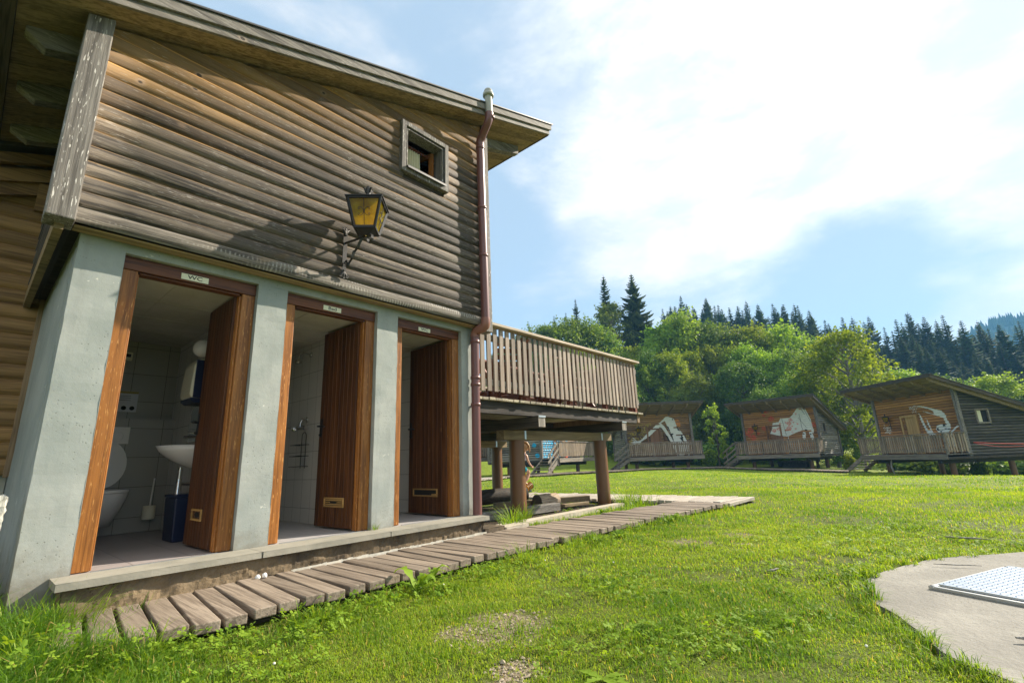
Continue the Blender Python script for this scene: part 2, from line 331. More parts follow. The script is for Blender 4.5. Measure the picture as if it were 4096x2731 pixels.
ROOF_A, ROOF_B = 4.89, .348
GREY_D, GREY_L, GREY_A = (.075, .062, .048), (.205, .178, .140), (.255, .215, .165)
MT = dict(
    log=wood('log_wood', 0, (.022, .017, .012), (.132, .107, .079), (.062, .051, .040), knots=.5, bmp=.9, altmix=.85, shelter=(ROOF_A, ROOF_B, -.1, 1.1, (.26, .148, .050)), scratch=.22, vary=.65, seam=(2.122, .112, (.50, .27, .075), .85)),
    logbot=wood('log_wood_bleached', 0, (.04, .033, .025), (.20, .175, .14), (.09, .077, .06), knots=.1, bmp=.8, altmix=.6, sc=1.3, scallop=.5),
    post=wood('grey_post_wood', 2, (.075, .066, .056), (.185, .168, .145), (.13, .115, .1), knots=.2, scratch=.95, bmp=.6),
    grey_x=wood('grey_board_x', 0, (.09, .08, .068), (.26, .235, .20), (.20, .175, .145), knots=.15, scratch=.5, bmp=.5),
    grey_y=wood('grey_board_y', 1, (.09, .08, .068), (.24, .215, .18), (.18, .155, .125), knots=.15),
    grey_z=wood('grey_board_z', 2, (.12, .105, .085), (.28, .25, .205), (.22, .18, .14), knots=.15),
    soffit=wood('soffit_board', 0, (.14, .095, .045), (.32, .23, .115), (.25, .185, .095), knots=.25, bmp=.3),
    dark=wood('dark_beam', 0, (.018, .014, .010), (.07, .055, .04), (.045, .035, .025), knots=.1, bmp=.4),
    dark_y=wood('dark_beam_y', 1, (.02, .016, .012), (.085, .068, .05), (.05, .04, .03), knots=.1, bmp=.4),
    fresh=wood('warm_log', 0, (.13, .068, .022), (.28, .16, .055), (.19, .112, .042), knots=.3),
    warm_z=wood('warm_trim', 2, (.16, .10, .05), (.30, .20, .11), (.22, .155, .09), knots=.3),
    frame_z=wood('varnished_jamb', 2, (.16, .058, .012), (.33, .130, .028), (.245, .09, .019), knots=.12, rough=.42, bmp=.15, altmix=.3, sc=1.2, spec=.3, scratch=.8, scol=(.52, .26, .08)),
    frame_x=wood('varnished_head', 0, (.06, .018, .006), (.17, .056, .016), (.11, .036, .011), knots=.08, rough=.42, bmp=.15, altmix=.3, sc=1.2, spec=.3),
    door=wood('varnished_door', 2, (.034, .010, .002), (.125, .045, .010), (.068, .023, .005), knots=.08, rough=.5, bmp=.15, altmix=.4, vary=.3, sc=1.3, spec=.3),
    vent=wood('light_vent_wood', 1, (.30, .17, .05), (.46, .29, .10), (.38, .22, .07), knots=0, bmp=.1),
    plank=wood('walkway_plank', 1, (.115, .088, .064), (.275, .222, .168), (.21, .165, .12), knots=.15, bmp=.5, vary=.4),
    plank_x=wood('walkway_plank_pale', 0, (.25, .21, .165), (.47, .42, .34), (.38, .32, .25), knots=.1, bmp=.5, vary=.35),
    slat=wood('terrace_slat', 2, (.155, .118, .088), (.36, .30, .24), (.255, .19, .14), knots=.25, bmp=.35, vary=.5, altmix=.6),
    slat_new=wood('terrace_slat_new', 2, (.36, .22, .10), (.58, .38, .19), (.5, .3, .14), knots=.2, bmp=.2),
    cap=wood('rail_cap', 0, (.28, .22, .16), (.50, .42, .32), (.4, .31, .22), knots=.2),
    deckend=wood('deck_board', 1, (.16, .13, .09), (.36, .31, .22), (.27, .24, .15), knots=.1, vary=.5),
    rim=wood('rim_beam', 0, (.010, .008, .006), (.055, .042, .031), (.15, .135, .115), knots=.1, bmp=.7, altmix=.3),
    glulam=wood('glulam_beam', 0, (.13, .09, .045), (.27, .2, .11), (.2, .15, .08), knots=.3),
    redwood=wood('red_stained_wood', 0, (.10, .028, .014), (.22, .07, .034), (.16, .05, .025), knots=.1, rough=.5),
    cab_front=wood('cabin_front_log', 0, (.13, .055, .018), (.50, .245, .078), (.30, .145, .055), knots=.35, bmp=.6, vary=.6, altmix=.7, seam=(-.12, .135, (.035, .018, .008), 1), shelter=(3.0, 0, .1, 2.6, (.5, .25, .075))),
    cab_frontg=wood('cabin_front_log_grey', 0, (.085, .05, .026), (.30, .185, .09), (.19, .12, .07), knots=.35, bmp=.6, vary=.6, altmix=.7, seam=(-.12, .135, (.03, .018, .01), 1), shelter=(3.0, 0, .1, 1.3, (.44, .24, .085))),
    cab_side=wood('cabin_side_log', 1, (.028, .024, .019), (.105, .092, .075), (.066, .057, .046), vary=.6, seam=(-.12, .135, (.012, .010, .008), 1), knots=.2, bmp=.5),
    cab_sidel=wood('cabin_side_log_pale', 1, (.09, .078, .063), (.28, .25, .205), (.19, .168, .138), vary=.5, seam=(-.12, .135, (.03, .026, .02), 1), knots=.2, bmp=.5),
    cab_rail=wood('cabin_slat', 2, (.12, .09, .064), (.33, .262, .19), (.24, .175, .118), knots=.15, vary=.5),
    cab_grey=wood('cabin_grey_beam', 0, (.08, .068, .055), (.23, .2, .16), (.17, .14, .11), knots=.2),
    cab_roofunder=wood('cabin_soffit', 0, (.13, .09, .05), (.30, .22, .13), (.21, .16, .10), knots=.2),
    cab_door=wood('cabin_door', 2, (.24, .14, .045), (.46, .30, .115), (.36, .22, .08), knots=.2, vary=.4),
    cab_doord=wood('cabin_door_dark', 2, (.10, .05, .025), (.23, .12, .06), (.17, .09, .045), knots=.2, vary=.4),
    bark=wood('bark', 2, (.05, .04, .03), (.16, .13, .10), (.11, .095, .075), knots=0, bmp=.9),
    barkp=wood('bark_pale', 2, (.12, .11, .09), (.32, .30, .26), (.24, .22, .19), knots=0, bmp=.9),
    logcut=wood('cut_log', 0, (.16, .11, .07), (.5, .38, .25), (.32, .23, .15), knots=0, bmp=.9),
    endgrain=plain('end_grain', (.10, .065, .04), .8, var=.5, scale=25),
    conc=concrete('painted_concrete', (.350, .362, .332), (.262, .288, .266), .6, chips=(.55, .54, .49), streak=True, splash=(.17, .15, .11)),
    concraw=concrete('raw_concrete', (.56, .53, .45), (.40, .375, .30), .2, sc=.7, bm=.15),
    sill=concrete('granite_sill', (.30, .28, .225), (.22, .21, .17), .35, sc=1.6, bm=.3),
    found=concrete('rough_foundation', (.21, .155, .092), (.038, .030, .021), .8, sc=1.3, bm=1.0),
    pad=concrete('pad_concrete', (.262, .248, .21), (.18, .17, .145), .55, sc=1.2, bm=.9, chips=(.22, .21, .18), streak=False),
    kerb=concrete('kerb_concrete', (.50, .44, .34), (.40, .35, .27), .4, sc=1.2, bm=.5),
    tile_xz=tile_mat('wall_tile_x', (0, 2), (.33, .31, .255), .3, .295, (.05, .047, .04), (.05, .15)),
    tile_yz=tile_mat('wall_tile_y', (1, 2), (.66, .64, .59), .2, .295, (.15, .14, .12), (.05, .15)),
    floor=tile_mat('floor_tile', (0, 1), (.36, .315, .295), .33, .33, (.12, .1, .09), (.03, .1), .45),
    floor2=tile_mat('floor_tile_small', (0, 1), (.44, .42, .405), .1, .1, (.25, .24, .23), (.03, .1), .45),
    plaster=plain('plaster', (.5, .47, .42), .8),
    ceramic=plain('ceramic', (.78, .75, .70), .12, var=.02),
    chrome=plain('chrome', (.62, .61, .58), .18, 1, .05),
    steel=plain('galvanised', (.5, .51, .5), .4, 1, .15),
    mirror=plain('mirror_glass', (.75, .77, .76), .04, 1, .02),
    cream=plain('cream_plastic', (.74, .69, .50), .35, var=.03),
    sign=plain('sign_plastic', (.72, .69, .50), .35, var=.06),
    ink=plain('black_ink', (.012, .012, .012), .5),
    navy=plain('navy_plastic', (.008, .014, .045), .4, var=.1),
    black=plain('black_iron', (.016, .016, .015), .45, .3, .3),
    iron=plain('wrought_iron', (.045, .042, .038), .45, .6, .3),
    pipe=plain('brown_pvc', (.145, .058, .05), .38, var=.16, scale=9),
    pipej=plain('brown_pvc_elbow', (.235, .10, .07), .45, var=.12),
    ppale=plain('grey_pvc', (.30, .30, .255), .5, var=.15),
    column=plain('rust_brown_steel', (.150, .066, .022), .42, .0, .18, 5),
    tin=plain('roof_sheet', (.10, .095, .088), .45, .5, .25, 12),
    shadeblack=plain('shade_black', (.01, .009, .008), .9),  # near-black that puts the shade of hollow places into the colour
    curtain=plain('linen_curtain', (.55, .52, .36), .9, var=.12, scale=30),
    paper=plain('paper', (.55, .55, .58), .8, var=.02),
    papertop=plain('poster_band', (.30, .24, .05), .7),
    paint_w=plain('white_wall_paint', (.60, .62, .56), .8, var=.18, scale=5),
    paint_b=plain('blue_wall_paint', (.015, .34, .58), .8, var=.35, scale=5),
    paint_r=plain('red_wall_paint', (.50, .075, .03), .8, var=.35, scale=4),
    paint_p=plain('pink_wall_paint', (.58, .24, .19), .8, var=.3, scale=4),
    paint_y=plain('yellow_wall_paint', (.33, .25, .05), .8, var=.3, scale=4),
    paint_o=plain('orange_wall_paint', (.55, .21, .04), .8, var=.3, scale=4),
    paint_k=plain('black_wall_paint', (.02, .024, .02), .8, var=.3, scale=4),
    skin=plain('skin', (.56, .32, .22), .5, var=.08, scale=12),
    hair=plain('blond_hair', (.36, .20, .085), .5, var=.35, scale=40),
    vest=plain('lilac_top', (.55, .52, .68), .85, var=.25, scale=18),
    shorts=plain('turquoise_shorts', (.01, .30, .42), .8, var=.1),
    yellow=plain('yellow_plastic', (.80, .50, .01), .35, var=.06),
    orange=plain('amber_plastic', (.60, .25, .015), .35, var=.2),
    rope=plain('red_rope', (.62, .035, .02), .6),
    plate=None, amber=None,
)
# amber lantern glass
m_, n_, b_, o_ = newmat('amber_glass'); tcx = n_('ShaderNodeTexCoord')
setc(n_, b_.inputs['Base Color'], n_.mix(n_.ramp(n_.noise(tcx.outputs['Object'], 14, 4, .6, .5), .35, .65), (.20, .15, .004), (.50, .41, .010)))
b_.inputs['Roughness'].default_value = .12; bump(n_, b_, n_.noise(tcx.outputs['Object'], 30, 3, .5), .5, .004)
tr_ = n_('ShaderNodeBsdfTranslucent'); tr_.inputs['Color'].default_value = (.9, .6, .03, 1)
mx_ = n_('ShaderNodeMixShader'); mx_.inputs[0].default_value = .45; n_.link(b_.outputs[0], mx_.inputs[1]); n_.link(tr_.outputs[0], mx_.inputs[2])
tp_ = n_('ShaderNodeBsdfTransparent'); tp_.inputs['Color'].default_value = (.9, .72, .25, 1); my_ = n_('ShaderNodeMixShader'); my_.inputs[0].default_value = .42; n_.link(mx_.outputs[0], my_.inputs[1]); n_.link(tp_.outputs[0], my_.inputs[2]); n_.link(my_.outputs[0], o_.inputs[0])
MT['amber'] = m_
# tread plate
m_, n_, b_, o_ = newmat('tread_plate'); b_.inputs['Metallic'].default_value = 1; b_.inputs['Roughness'].default_value = .30; tcx = n_('ShaderNodeTexCoord')
setc(n_, b_.inputs['Base Color'], n_.mix(n_.noise(tcx.outputs['Object'], 9, 4, .6), (.62, .66, .70), (.78, .80, .83))); MT['plate'] = m_
# clear window pane
m_, n_, b_, o_ = newmat('window_pane'); gl = n_('ShaderNodeBsdfGlossy'); gl.inputs['Roughness'].default_value = .02
tp = n_('ShaderNodeBsdfTransparent'); fr = n_('ShaderNodeFresnel'); fr.inputs['IOR'].default_value = 1.5; mx_ = n_('ShaderNodeMixShader')
n_.link(fr.outputs[0], mx_.inputs[0]); n_.link(tp.outputs[0], mx_.inputs[1]); n_.link(gl.outputs[0], mx_.inputs[2]); n_.link(mx_.outputs[0], o_.inputs[0]); MT['pane'] = m_
LEAF = dict(
    a=foliage('leaf_fresh', (.125, .21, .020), (.27, .36, .040), .38, .55),
    b=foliage('leaf_mid', (.075, .145, .022), (.165, .25, .042), .34, .6),
    c=foliage('leaf_yellow', (.105, .16, .014), (.215, .27, .022), .42, .3),
    d=foliage('leaf_birch', (.10, .14, .035), (.20, .235, .065), .36, .3),
    e=foliage('spruce_needles', (.028, .056, .026), (.085, .125, .055), .22, .5),
    f=foliage('shrub_leaf', (.07, .14, .016), (.17, .26, .03), .38, .4),
    g=foliage('grass_blade', (.085, .185, .014), (.33, .42, .038), .45, .0, .5, .22, (.46, .36, .12)),
    h=foliage('clover_leaf', (.10, .20, .016), (.25, .36, .034), .40, .0, .6, .12),
)

# ------------------------------------------------------------------ terrain
GP = np.array([(0,-1,-.262),(-3.8,-4,-.27),(-2,-2.5,-.262),(2,-3,-.265),(4,0,-.275),(2,3,-.27),(-8,2,-.25),(18.4,13,-.33),(24,11,-.38),(27,11.6,-.42),(29.4,9.3,-.45),
               (32.8,6.1,-.58),(32.1,2.4,-.69),(29.6,-1.6,-.84),(27.2,-4.2,-1.02),(29,-6.3,-1.28),(14,4,-.33),(16,-4,-.52),(12,12,-.3),(36,-4,-1.45),(41,-7,-1.9),(34,-12,-1.9)], float)
def bil(az, xs, ys): return np.interp(az, xs, ys)
def ground_z(x, y):
    x = np.asarray(x, float); y = np.asarray(y, float)
    d2 = (x[..., None]-GP[:, 0])**2+(y[..., None]-GP[:, 1])**2+.6
    w = 1/d2**1.9; z = (w*GP[:, 2]).sum(-1)/w.sum(-1)
    dx, dy = x-CAM.x, y-CAM.y; r = np.hypot(dx, dy); az = np.degrees(np.arctan2(dx, dy))
    s = bil(az, [0, 25, 38, 48, 56, 64, 72, 82, 90, 97, 130], [.0, .1, .50, .50, .34, .26, .20, .13, .07, .04, .0])
    r0 = bil(az, [0, 38, 48, 60, 75, 90, 100], [34, 36, 37, 41, 43, 50, 60])
    t = np.clip(r-r0, 0, np.interp(az, [48, 55], [26, 90])); h = s*(np.sqrt(t*t+16)-4)
    return z+h+.012*np.sin(x*1.7+y*.9)*np.sin(y*2.3-x*.6)*np.clip(1.2-r/60, 0, 1)
def gz(x, y): return float(ground_z(np.array([x]), np.array([y]))[0])
def grass_mat():
    m, n, b, o = newmat('lawn_ground'); tcx = n('ShaderNodeTexCoord'); P = tcx.outputs['Object']
    fine = n.noise(n.scale(P, (1, 1, 1)), 26, 5, .7); med = n.noise(P, 3.2, 5, .6); wide = n.noise(P, .35, 4, .6)
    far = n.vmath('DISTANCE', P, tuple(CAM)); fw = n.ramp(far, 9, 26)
    c = n.mix(n.ramp(fine, .3, .7), (.085, .13, .010), (.215, .27, .022))
    c = n.mix(n.math('MULTIPLY', n.ramp(med, .42, .66), .55), c, (.21, .275, .026))
    c = n.mix(n.math('MULTIPLY', n.ramp(wide, .4, .65), .35), c, (.15, .21, .016))
    gp = n.noise(P, 5.5, 5, .7); dirt = n.mix(n.ramp(n.noise(P, 45, 4, .7), .35, .6), (.15, .11, .065), (.34, .28, .19))
    spots = None
    for (gx, gy, gr) in ((-1.93, -2.12, .27), (-2.25, -2.55, .12), (.9, -2.0, .22), (1.5, -2.25, .18), (-2.5, -2.95, .10), (1.0, -2.5, .10)):
        q = n.ramp(n.math('ADD', n.vmath('DISTANCE', n.scale(P, (1, 1, 0)), (gx, gy, 0)), n.math('MULTIPLY', n.math('SUBTRACT', gp, .5), .5)), gr*1.25, gr*.6)
        spots = q if spots is None else n.math('MAXIMUM', spots, q)
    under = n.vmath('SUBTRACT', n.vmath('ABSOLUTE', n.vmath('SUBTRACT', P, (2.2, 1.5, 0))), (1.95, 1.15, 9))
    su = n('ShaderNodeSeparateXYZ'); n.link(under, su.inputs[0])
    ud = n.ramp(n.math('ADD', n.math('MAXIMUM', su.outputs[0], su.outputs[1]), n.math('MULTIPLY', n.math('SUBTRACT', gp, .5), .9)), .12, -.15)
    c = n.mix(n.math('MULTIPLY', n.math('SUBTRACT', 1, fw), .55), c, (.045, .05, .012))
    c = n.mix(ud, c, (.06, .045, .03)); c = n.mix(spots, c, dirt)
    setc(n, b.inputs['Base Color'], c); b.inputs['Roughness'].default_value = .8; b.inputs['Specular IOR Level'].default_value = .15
    bump(n, b, n.math('ADD', fine, n.math('MULTIPLY', n.noise(P, 90, 3, .7), .6)), .9, .04)
    return m
rings = np.concatenate([np.linspace(.0, 6, 40), 6*np.exp(np.linspace(0, math.log(900/6), 120))[1:]])
ang = np.radians(np.arange(0, 360, 1.2)); na = len(ang)
X = CAM.x+rings[:, None]*np.sin(ang); Y = CAM.y+rings[:, None]*np.cos(ang)
V = np.stack([X, Y, ground_z(X, Y)], -1).reshape(-1, 3)
i0 = (np.arange(len(rings)-1)[:, None]*na+np.arange(na)); i1 = np.arange(len(rings)-1)[:, None]*na+(np.arange(na)+1) % na
F = np.stack([i0, i0+na, i1+na, i1], -1).reshape(-1, 4)[:, ::-1]
lawn = link(bpy.data.objects.new('lawn', np_mesh('lawn', V, F[:, ::-1] if False else F, grass_mat(), smooth=True))); tag(lawn, kind='structure')

# concrete pad with hatch at the lower right, flush in the lawn
pp = [(4.2, -5.2), (2.9, -4.75), (2.1, -4.5), (1.51, -4.28), (1.03, -3.86), (.73, -3.70), (.36, -3.55), (.06, -3.47), (-.19, -3.49), (-.5, -3.55), (-.7, -3.65), (-.93, -3.75), (-1.17, -3.84), (-1.3, -3.96), (-1.55, -4.4), (-1.6, -5.2), (-1.2, -6.2), (.5, -7), (2.5, -6.8), (4, -6)]
def smooth_poly(p, k=6):
    o = []
    for i in range(len(p)):
        a, b, c, d = [Vector(p[(i+j-1) % len(p)]) for j in range(4)]
        for t in range(k):
            t /= k; q = .5*((2*b)+(c-a)*t+(2*a-5*b+4*c-d)*t*t+(3*b-a-3*c+d)*t**3)
            o.append((q.x+.018*mnoise.noise((q.x*7, q.y*7, 0)), q.y+.018*mnoise.noise((q.x*7, q.y*7, 5))))
    return o
PAD = smooth_poly(pp)
mb = MB(); mb.prism(PAD[::-1], lambda u, v, t: (u, v, t), -.246, -.34); mb.build('concrete_pad', MT['pad'], kind='structure')
def inpoly(px, py, poly):
    ins = np.zeros(px.shape, bool); k = len(poly)
    for i in range(k):
        (x0, y0), (x1, y1) = poly[i], poly[(i+1) % k]
        c = ((y0 > py) != (y1 > py)); t = (x1-x0)*(py-y0)/((y1-y0) if y1 != y0 else 1e-9)+x0
        ins ^= c & (px < t)
    return ins
ho, hu, hv = Vector((-.06, -3.78, 0)), Vector((.91, -.415, 0)), Vector((-.415, -.91, 0))
t = empty('access_hatch', (.1, -4.2, -.236), 0, 'shiny steel tread plate hatch lid set in the concrete pad', 'hatch')
mb = MB()
for a, b in (((0, 0), (.86, 0)), ((0, 0), (0, .86)), ((.86, 0), (.86, .86)), ((0, .86), (.86, .86))):
    p, q = ho+hu*a[0]+hv*a[1], ho+hu*b[0]+hv*b[1]; ex = (q-p).normalized()*.014
    mb.beam(p-ex+Vector((0, 0, -.237)), q+ex+Vector((0, 0, -.237)), .026, .02)
mb.build('frame', MT['steel'], t, bevel=.002)
mb = MB(); P0 = ho+hu*.022+hv*.022+Vector((0, 0, -.222))
R = Matrix((hu, hv, Vector((0, 0, -1)))).transposed(); mb.obox(P0+hu*.408+hv*.408, (.816, .816, .012), R)
for i in range(26):
    for j in range(26):
        c = P0+hu*(.016+.0305*i+.006)+hv*(.016+.0305*j)+Vector((0, 0, .0085)); a = PI/4 if (i+j) % 2 else -PI/4
        e = hu*math.cos(a)+hv*math.sin(a); f = hv*math.cos(a)-hu*math.sin(a)
        vs = [c-e*.013, c-f*.0045, c+e*.013, c+f*.0045, c+Vector((0, 0, .0035))]
        mb.add([v-Vector((0, 0, .0025)) if k < 4 else v for k, v in enumerate(vs)], [(0, 1, 4), (1, 2, 4), (2, 3, 4), (3, 0, 4)], sm=False)
mb.build('lid', MT['plate'], t)
def sticky(name, p, q, r, label):
    p, q = Vector(p), Vector(q); m = (p+q)/2+(q-p).cross(Vector((0, 0, 1))).normalized()*r*1.1
    b = MB(); b.tube([p, (p+m)/2, m, (m+q)/2+Vector((0, 0, r*.4)), q], [r*.6, r, r, r*.8, r*.4], 7); return b.build(name, MT['barkp'], label=label, cat='stick')
sticky('stick', (-.86, -4.05, -.226), (-.80, -4.14, -.228), .007, 'short pale stick lying on the concrete pad near the bottom edge')
sticky('stick', (1.98, -3.84, -.235), (1.90, -4.12, -.228), .008, 'long thin bare branch lying in the grass behind the concrete pad')
sticky('stick', (.62, -3.78, -.228), (.70, -4.02, -.23), .004, 'thin dry twig near the far rim of the concrete pad')
sticky('stick', (-.1, -2.93, -.235), (-.02, -2.98, -.23), .008, 'short weathered stick lying in the grass left of the concrete pad')

# ------------------------------------------------------------------ log walls
def prof_out(k, d): return d*(0, .74, .96, 1, .96, .74, 0)[k]
def logwall(mb, o, u, nrm, L, z0, zt, h, d, top=None, holes=(), jit=0, seg=.7, mi0=None, s0=0.0):
    """half-round logs on a vertical wall; o origin, u along, nrm outward; top=(a, b): wall height a + b s"""
    o, u, nrm = Vector(o), Vector(u), Vector(nrm); i = 0; z = z0
    while z < zt-.01:
        zm = z+h/2; spans = [(s0, L)]
        for (a, b, c, e) in holes:
            if c-.4*h < zm < e+.4*h:
                sp = []
                for p, q in spans:
                    if b <= p or a >= q: sp.append((p, q)); continue
                    if a > p: sp.append((p, a))
                    if b < q: sp.append((b, q))
                spans = sp
        rr = random.random(); j1, j2 = random.uniform(-jit, jit), random.uniform(-jit, jit)
        for p, q in spans:
            def clip(s, zz):
                if top and top[1] > 0: s = max(s, (zz-top[0])/top[1])
                if top and top[1] < 0: s = min(s, (zz-top[0])/top[1])
                return s
            if top and top[1] == 0 and z > top[0]: continue
            if clip(q, z) < q and clip(q, z) <= p: continue
            if clip(p, z) >= q: continue
            ns = max(1, int((q-p)/seg)); vs = []; K = 7
            for a in range(ns+1):
                for k in range(K):
                    zz = z+h*k/(K-1); s = clip(p, zz)+(clip(q, zz)-clip(p, zz))*a/ns
                    wob = jit*.6*math.sin(s*2.1+i*1.7)+jit*.4*math.sin(s*5.3+i*3.1) if 0 < k < K-1 else 0
                    if top and top[1] == 0: zz = min(zz, top[0])
                    vs.append(o+u*s+nrm*(prof_out(k, d)+wob+(j1 if 0 < k < 6 else 0)*.5)+Vector((0, 0, zz)))
            fs = [(a*K+k, (a+1)*K+k, (a+1)*K+k+1, a*K+k+1) for a in range(ns) for k in range(K-1)]
            fs += [tuple(range(K))[::-1], tuple(ns*K+k for k in range(K))]
            if u.cross(Vector((0, 0, 1))).dot(nrm) < 0: fs = [q_[::-1] for q_ in fs]
            mb.add(vs, fs, rr, (mi0 if (mi0 is not None and i == 0) else 0), True)
        z += h; i += 1
def mural(name, mat, parent, o, u, nrm, z0, h, d, polys, ds=.03, eps=.005, wear=0, label=None):
    """paint lying on the logs: the cells of the log surface inside the polygons, lifted 5 mm"""
    xs = [p[0] for P in polys for p in P]; zs = [p[1] for P in polys for p in P]
    dz = h/6; ni = int((max(xs)-min(xs))/ds)+1; k0 = int((min(zs)-z0)/dz)-1; k1 = int((max(zs)-z0)/dz)+1
    gx = min(xs)+ds*(np.arange(ni)+.5); gzz = z0+dz*(np.arange(k0, k1)+.5); A, B = np.meshgrid(gx, gzz)
    ins = np.zeros(A.shape, bool)
    for P in polys: ins |= inpoly(A, B, P)
    if wear: ins &= RNG.random(A.shape) > wear
    o, u, nrm = Vector(o), Vector(u), Vector(nrm); mb = MB(); c = {}
    def vid(i, k):
        if (i, k) not in c:
            c[(i, k)] = len(mb.v); p = o+u*(min(xs)+ds*i)+nrm*(prof_out((k % 6), d)+eps)+Vector((0, 0, z0+dz*k)); mb.v.append(tuple(p))
        return c[(i, k)]
    for r_i, c_i in zip(*np.nonzero(ins)):
        k = k0+int(r_i); q = (vid(int(c_i), k), vid(int(c_i)+1, k), vid(int(c_i)+1, k+1), vid(int(c_i), k+1))
        mb.f.append(q); mb.r.append(.5); mb.mi.append(0); mb.sm.append(True)
    return mb.build(name, mat, parent, world=False, label=label)

# ------------------------------------------------------------------ the large timber house
H = empty('timber_house', (-1.8, 1.5, -.28), 0, 'large timber house on a pale green concrete base with three open doorways', 'house')
DOORS = [(-3.31, -2.435), (-2.195, -1.305), (-1.062, -.18)]
def rough_box(mb, x0, x1, y0, y1, z0, z1, st=.06, amp=.004):
    """box whose faces are subdivided and slightly uneven, like trowelled concrete"""
    def face(o, a, b, na_, nb_):
        o, a, b = Vector(o), Vector(a), Vector(b); vs = []
        nn = a.cross(b).normalized()
        for i in range(na_+1):
            for j in range(nb_+1):
                p = o+a*(i/na_)+b*(j/nb_); e = mnoise.noise(p*6)*.6+mnoise.noise(p*17)*.4
                edge = i in (0, na_) or j in (0, nb_); ee = mnoise.noise(p*21+Vector((3, 1, 9)))
                vs.append(p+Vector((e, mnoise.noise(p*6+Vector((9, 0, 0))), 0))*amp*(1 if not edge else .6)-(nn*abs(ee)*amp*1.1 if edge else Vector()))
        return vs, [(i*(nb_+1)+j, (i+1)*(nb_+1)+j, (i+1)*(nb_+1)+j+1, i*(nb_+1)+j+1) for i in range(na_) for j in range(nb_)]
    n1 = lambda a: max(1, int(a/st))
    for o, a, b in (((x0, y0, z0), (x1-x0, 0, 0), (0, 0, z1-z0)), ((x1, y0, z0), (0, y1-y0, 0), (0, 0, z1-z0)), ((x1, y1, z0), (x0-x1, 0, 0), (0, 0, z1-z0)), ((x0, y1, z0), (0, y0-y1, 0), (0, 0, z1-z0))):
        vs, fs = face(o, a, b, n1(Vector(a).length), n1(z1-z0)); mb.add(vs, fs, .5, 0, False)
    mb.add([(x0, y0, z1), (x1, y0, z1), (x1, y1, z1), (x0, y1, z1), (x0, y0, z0), (x1, y0, z0), (x1, y1, z0), (x0, y1, z0)], [(0, 1, 2, 3), (7, 6, 5, 4)], .5)
mb = MB()
for a, b in ((-3.555, -3.31), (-2.435, -2.195), (-1.305, -1.062), (-.18, 0)): rough_box(mb, a, b, 0, .2, (-.4 if a < -3.5 else .0), 2.05)
rough_box(mb, -3.555, 0, 0, .2, 2.05, 2.14)
rough_box(mb, -3.555, -3.36, .2, 2.5, -.4, 2.14); rough_box(mb, -.19, 0, .2, 2.5, -.4, 2.14)
mb.build('concrete_wall', MT['conc'], H)
# rooms behind the doors
mb = MB(); mb.bx(-3.36, -.19, .2, 2.5, 1.97, 2.09)
for z in (.55, 1.1, 1.65): mb.bx(-3.36, -.19, z+.2, z+.206, 1.966, 1.97)
for x in (-2.95, -1.9, -.7): mb.bx(x, x+.006, .2, 2.5, 1.9655, 1.9695)
mb.build('room_ceiling', MT['concraw'], H)
mb = MB(); mb.bx(-3.36, -2.35, .0, 2.5, -.12, -.004); mb.build('room_floor', MT['floor'], H)
mb = MB(); mb.bx(-2.25, -1.32, .0, 2.5, -.12, -.004); mb.bx(-1.22, -.19, .0, 2.5, -.12, -.004); mb.build('room_floor', MT['floor2'], H)
mb = MB(); mb.bx(-3.36, -2.35, 2.28, 2.5, 0, 1.13); mb.bx(-3.36, -2.35, 2.42, 2.5, 1.13, 1.97); mb.build('room_back_wall', MT['tile_xz'], H)
mb = MB(); mb.bx(-2.25, -1.32, 1.95, 2.5, 0, 1.97); mb.bx(-1.22, -.19, 2.3, 2.5, 0, 1.97); mb.build('room_back_wall', MT['tile_xz'], H)
mb = MB(); mb.bx(-2.35, -2.25, .2, 2.5, -.12, 1.97); mb.bx(-1.32, -1.22, .2, 2.5, -.12, 1.97); mb.bx(-.195, -.19, .2, 2.5, 0, 1.97); mb.bx(-3.36, -3.352, .2, 2.5, 0, 1.97)
mb.build('partition_wall', MT['tile_yz'], H)
for a, b in DOORS: mb = MB(); mb.bx(a+.09, b-.1, -.0005, .012, -.004, .004); mb.build('threshold_strip', MT['steel'], H)
# sill slabs and rough foundation
mb = MB(); xs = [-3.40, -2.33, -1.27, -.045]
for a, b in zip(xs[:-1], xs[1:]): rough_box(mb, a+.002, b-.002, -.262+random.uniform(-.004, .004), -.001, -.040, 0, .05, .003)
mb.build('stone_sill', MT['sill'], H)
def rough_face(mb, x0, x1, y, z0, z1, amp, st=.02, dep=.06):
    nx, nz = int((x1-x0)/st), int((z1-z0)/st); vs = []
    for i in range(nx+1):
        for j in range(nz+1):
            p = Vector((x0+(x1-x0)*i/nx, y, z0+(z1-z0)*j/nz))
            e = mnoise.noise(p*5)*.9+mnoise.noise(p*13)*.6+mnoise.noise(p*33)*.45+mnoise.noise(p*70)*.3
            vs.append(p+Vector((0, -e*amp, 0)))
    mb.add(vs, [(i*(nz+1)+j, (i+1)*(nz+1)+j, (i+1)*(nz+1)+j+1, i*(nz+1)+j+1) for i in range(nx) for j in range(nz)], .5, 0, False)
    mb.bx(x0, x1, y+dep*.5, 0, z0, z1-.001, .5)
mb = MB(); rough_face(mb, -3.36, -.09, -.215, -.32, -.041, .017); mb.bx(-.10, -.092, -.21, 0, -.32, -.047, .5)
mb.build('foundation', MT['found'], H)
mb = MB(); rough_face(mb, -2.1, -.075, -.243, -.33, -.155, .006); mb.build('foundation_ledge', MT['concraw'], H)
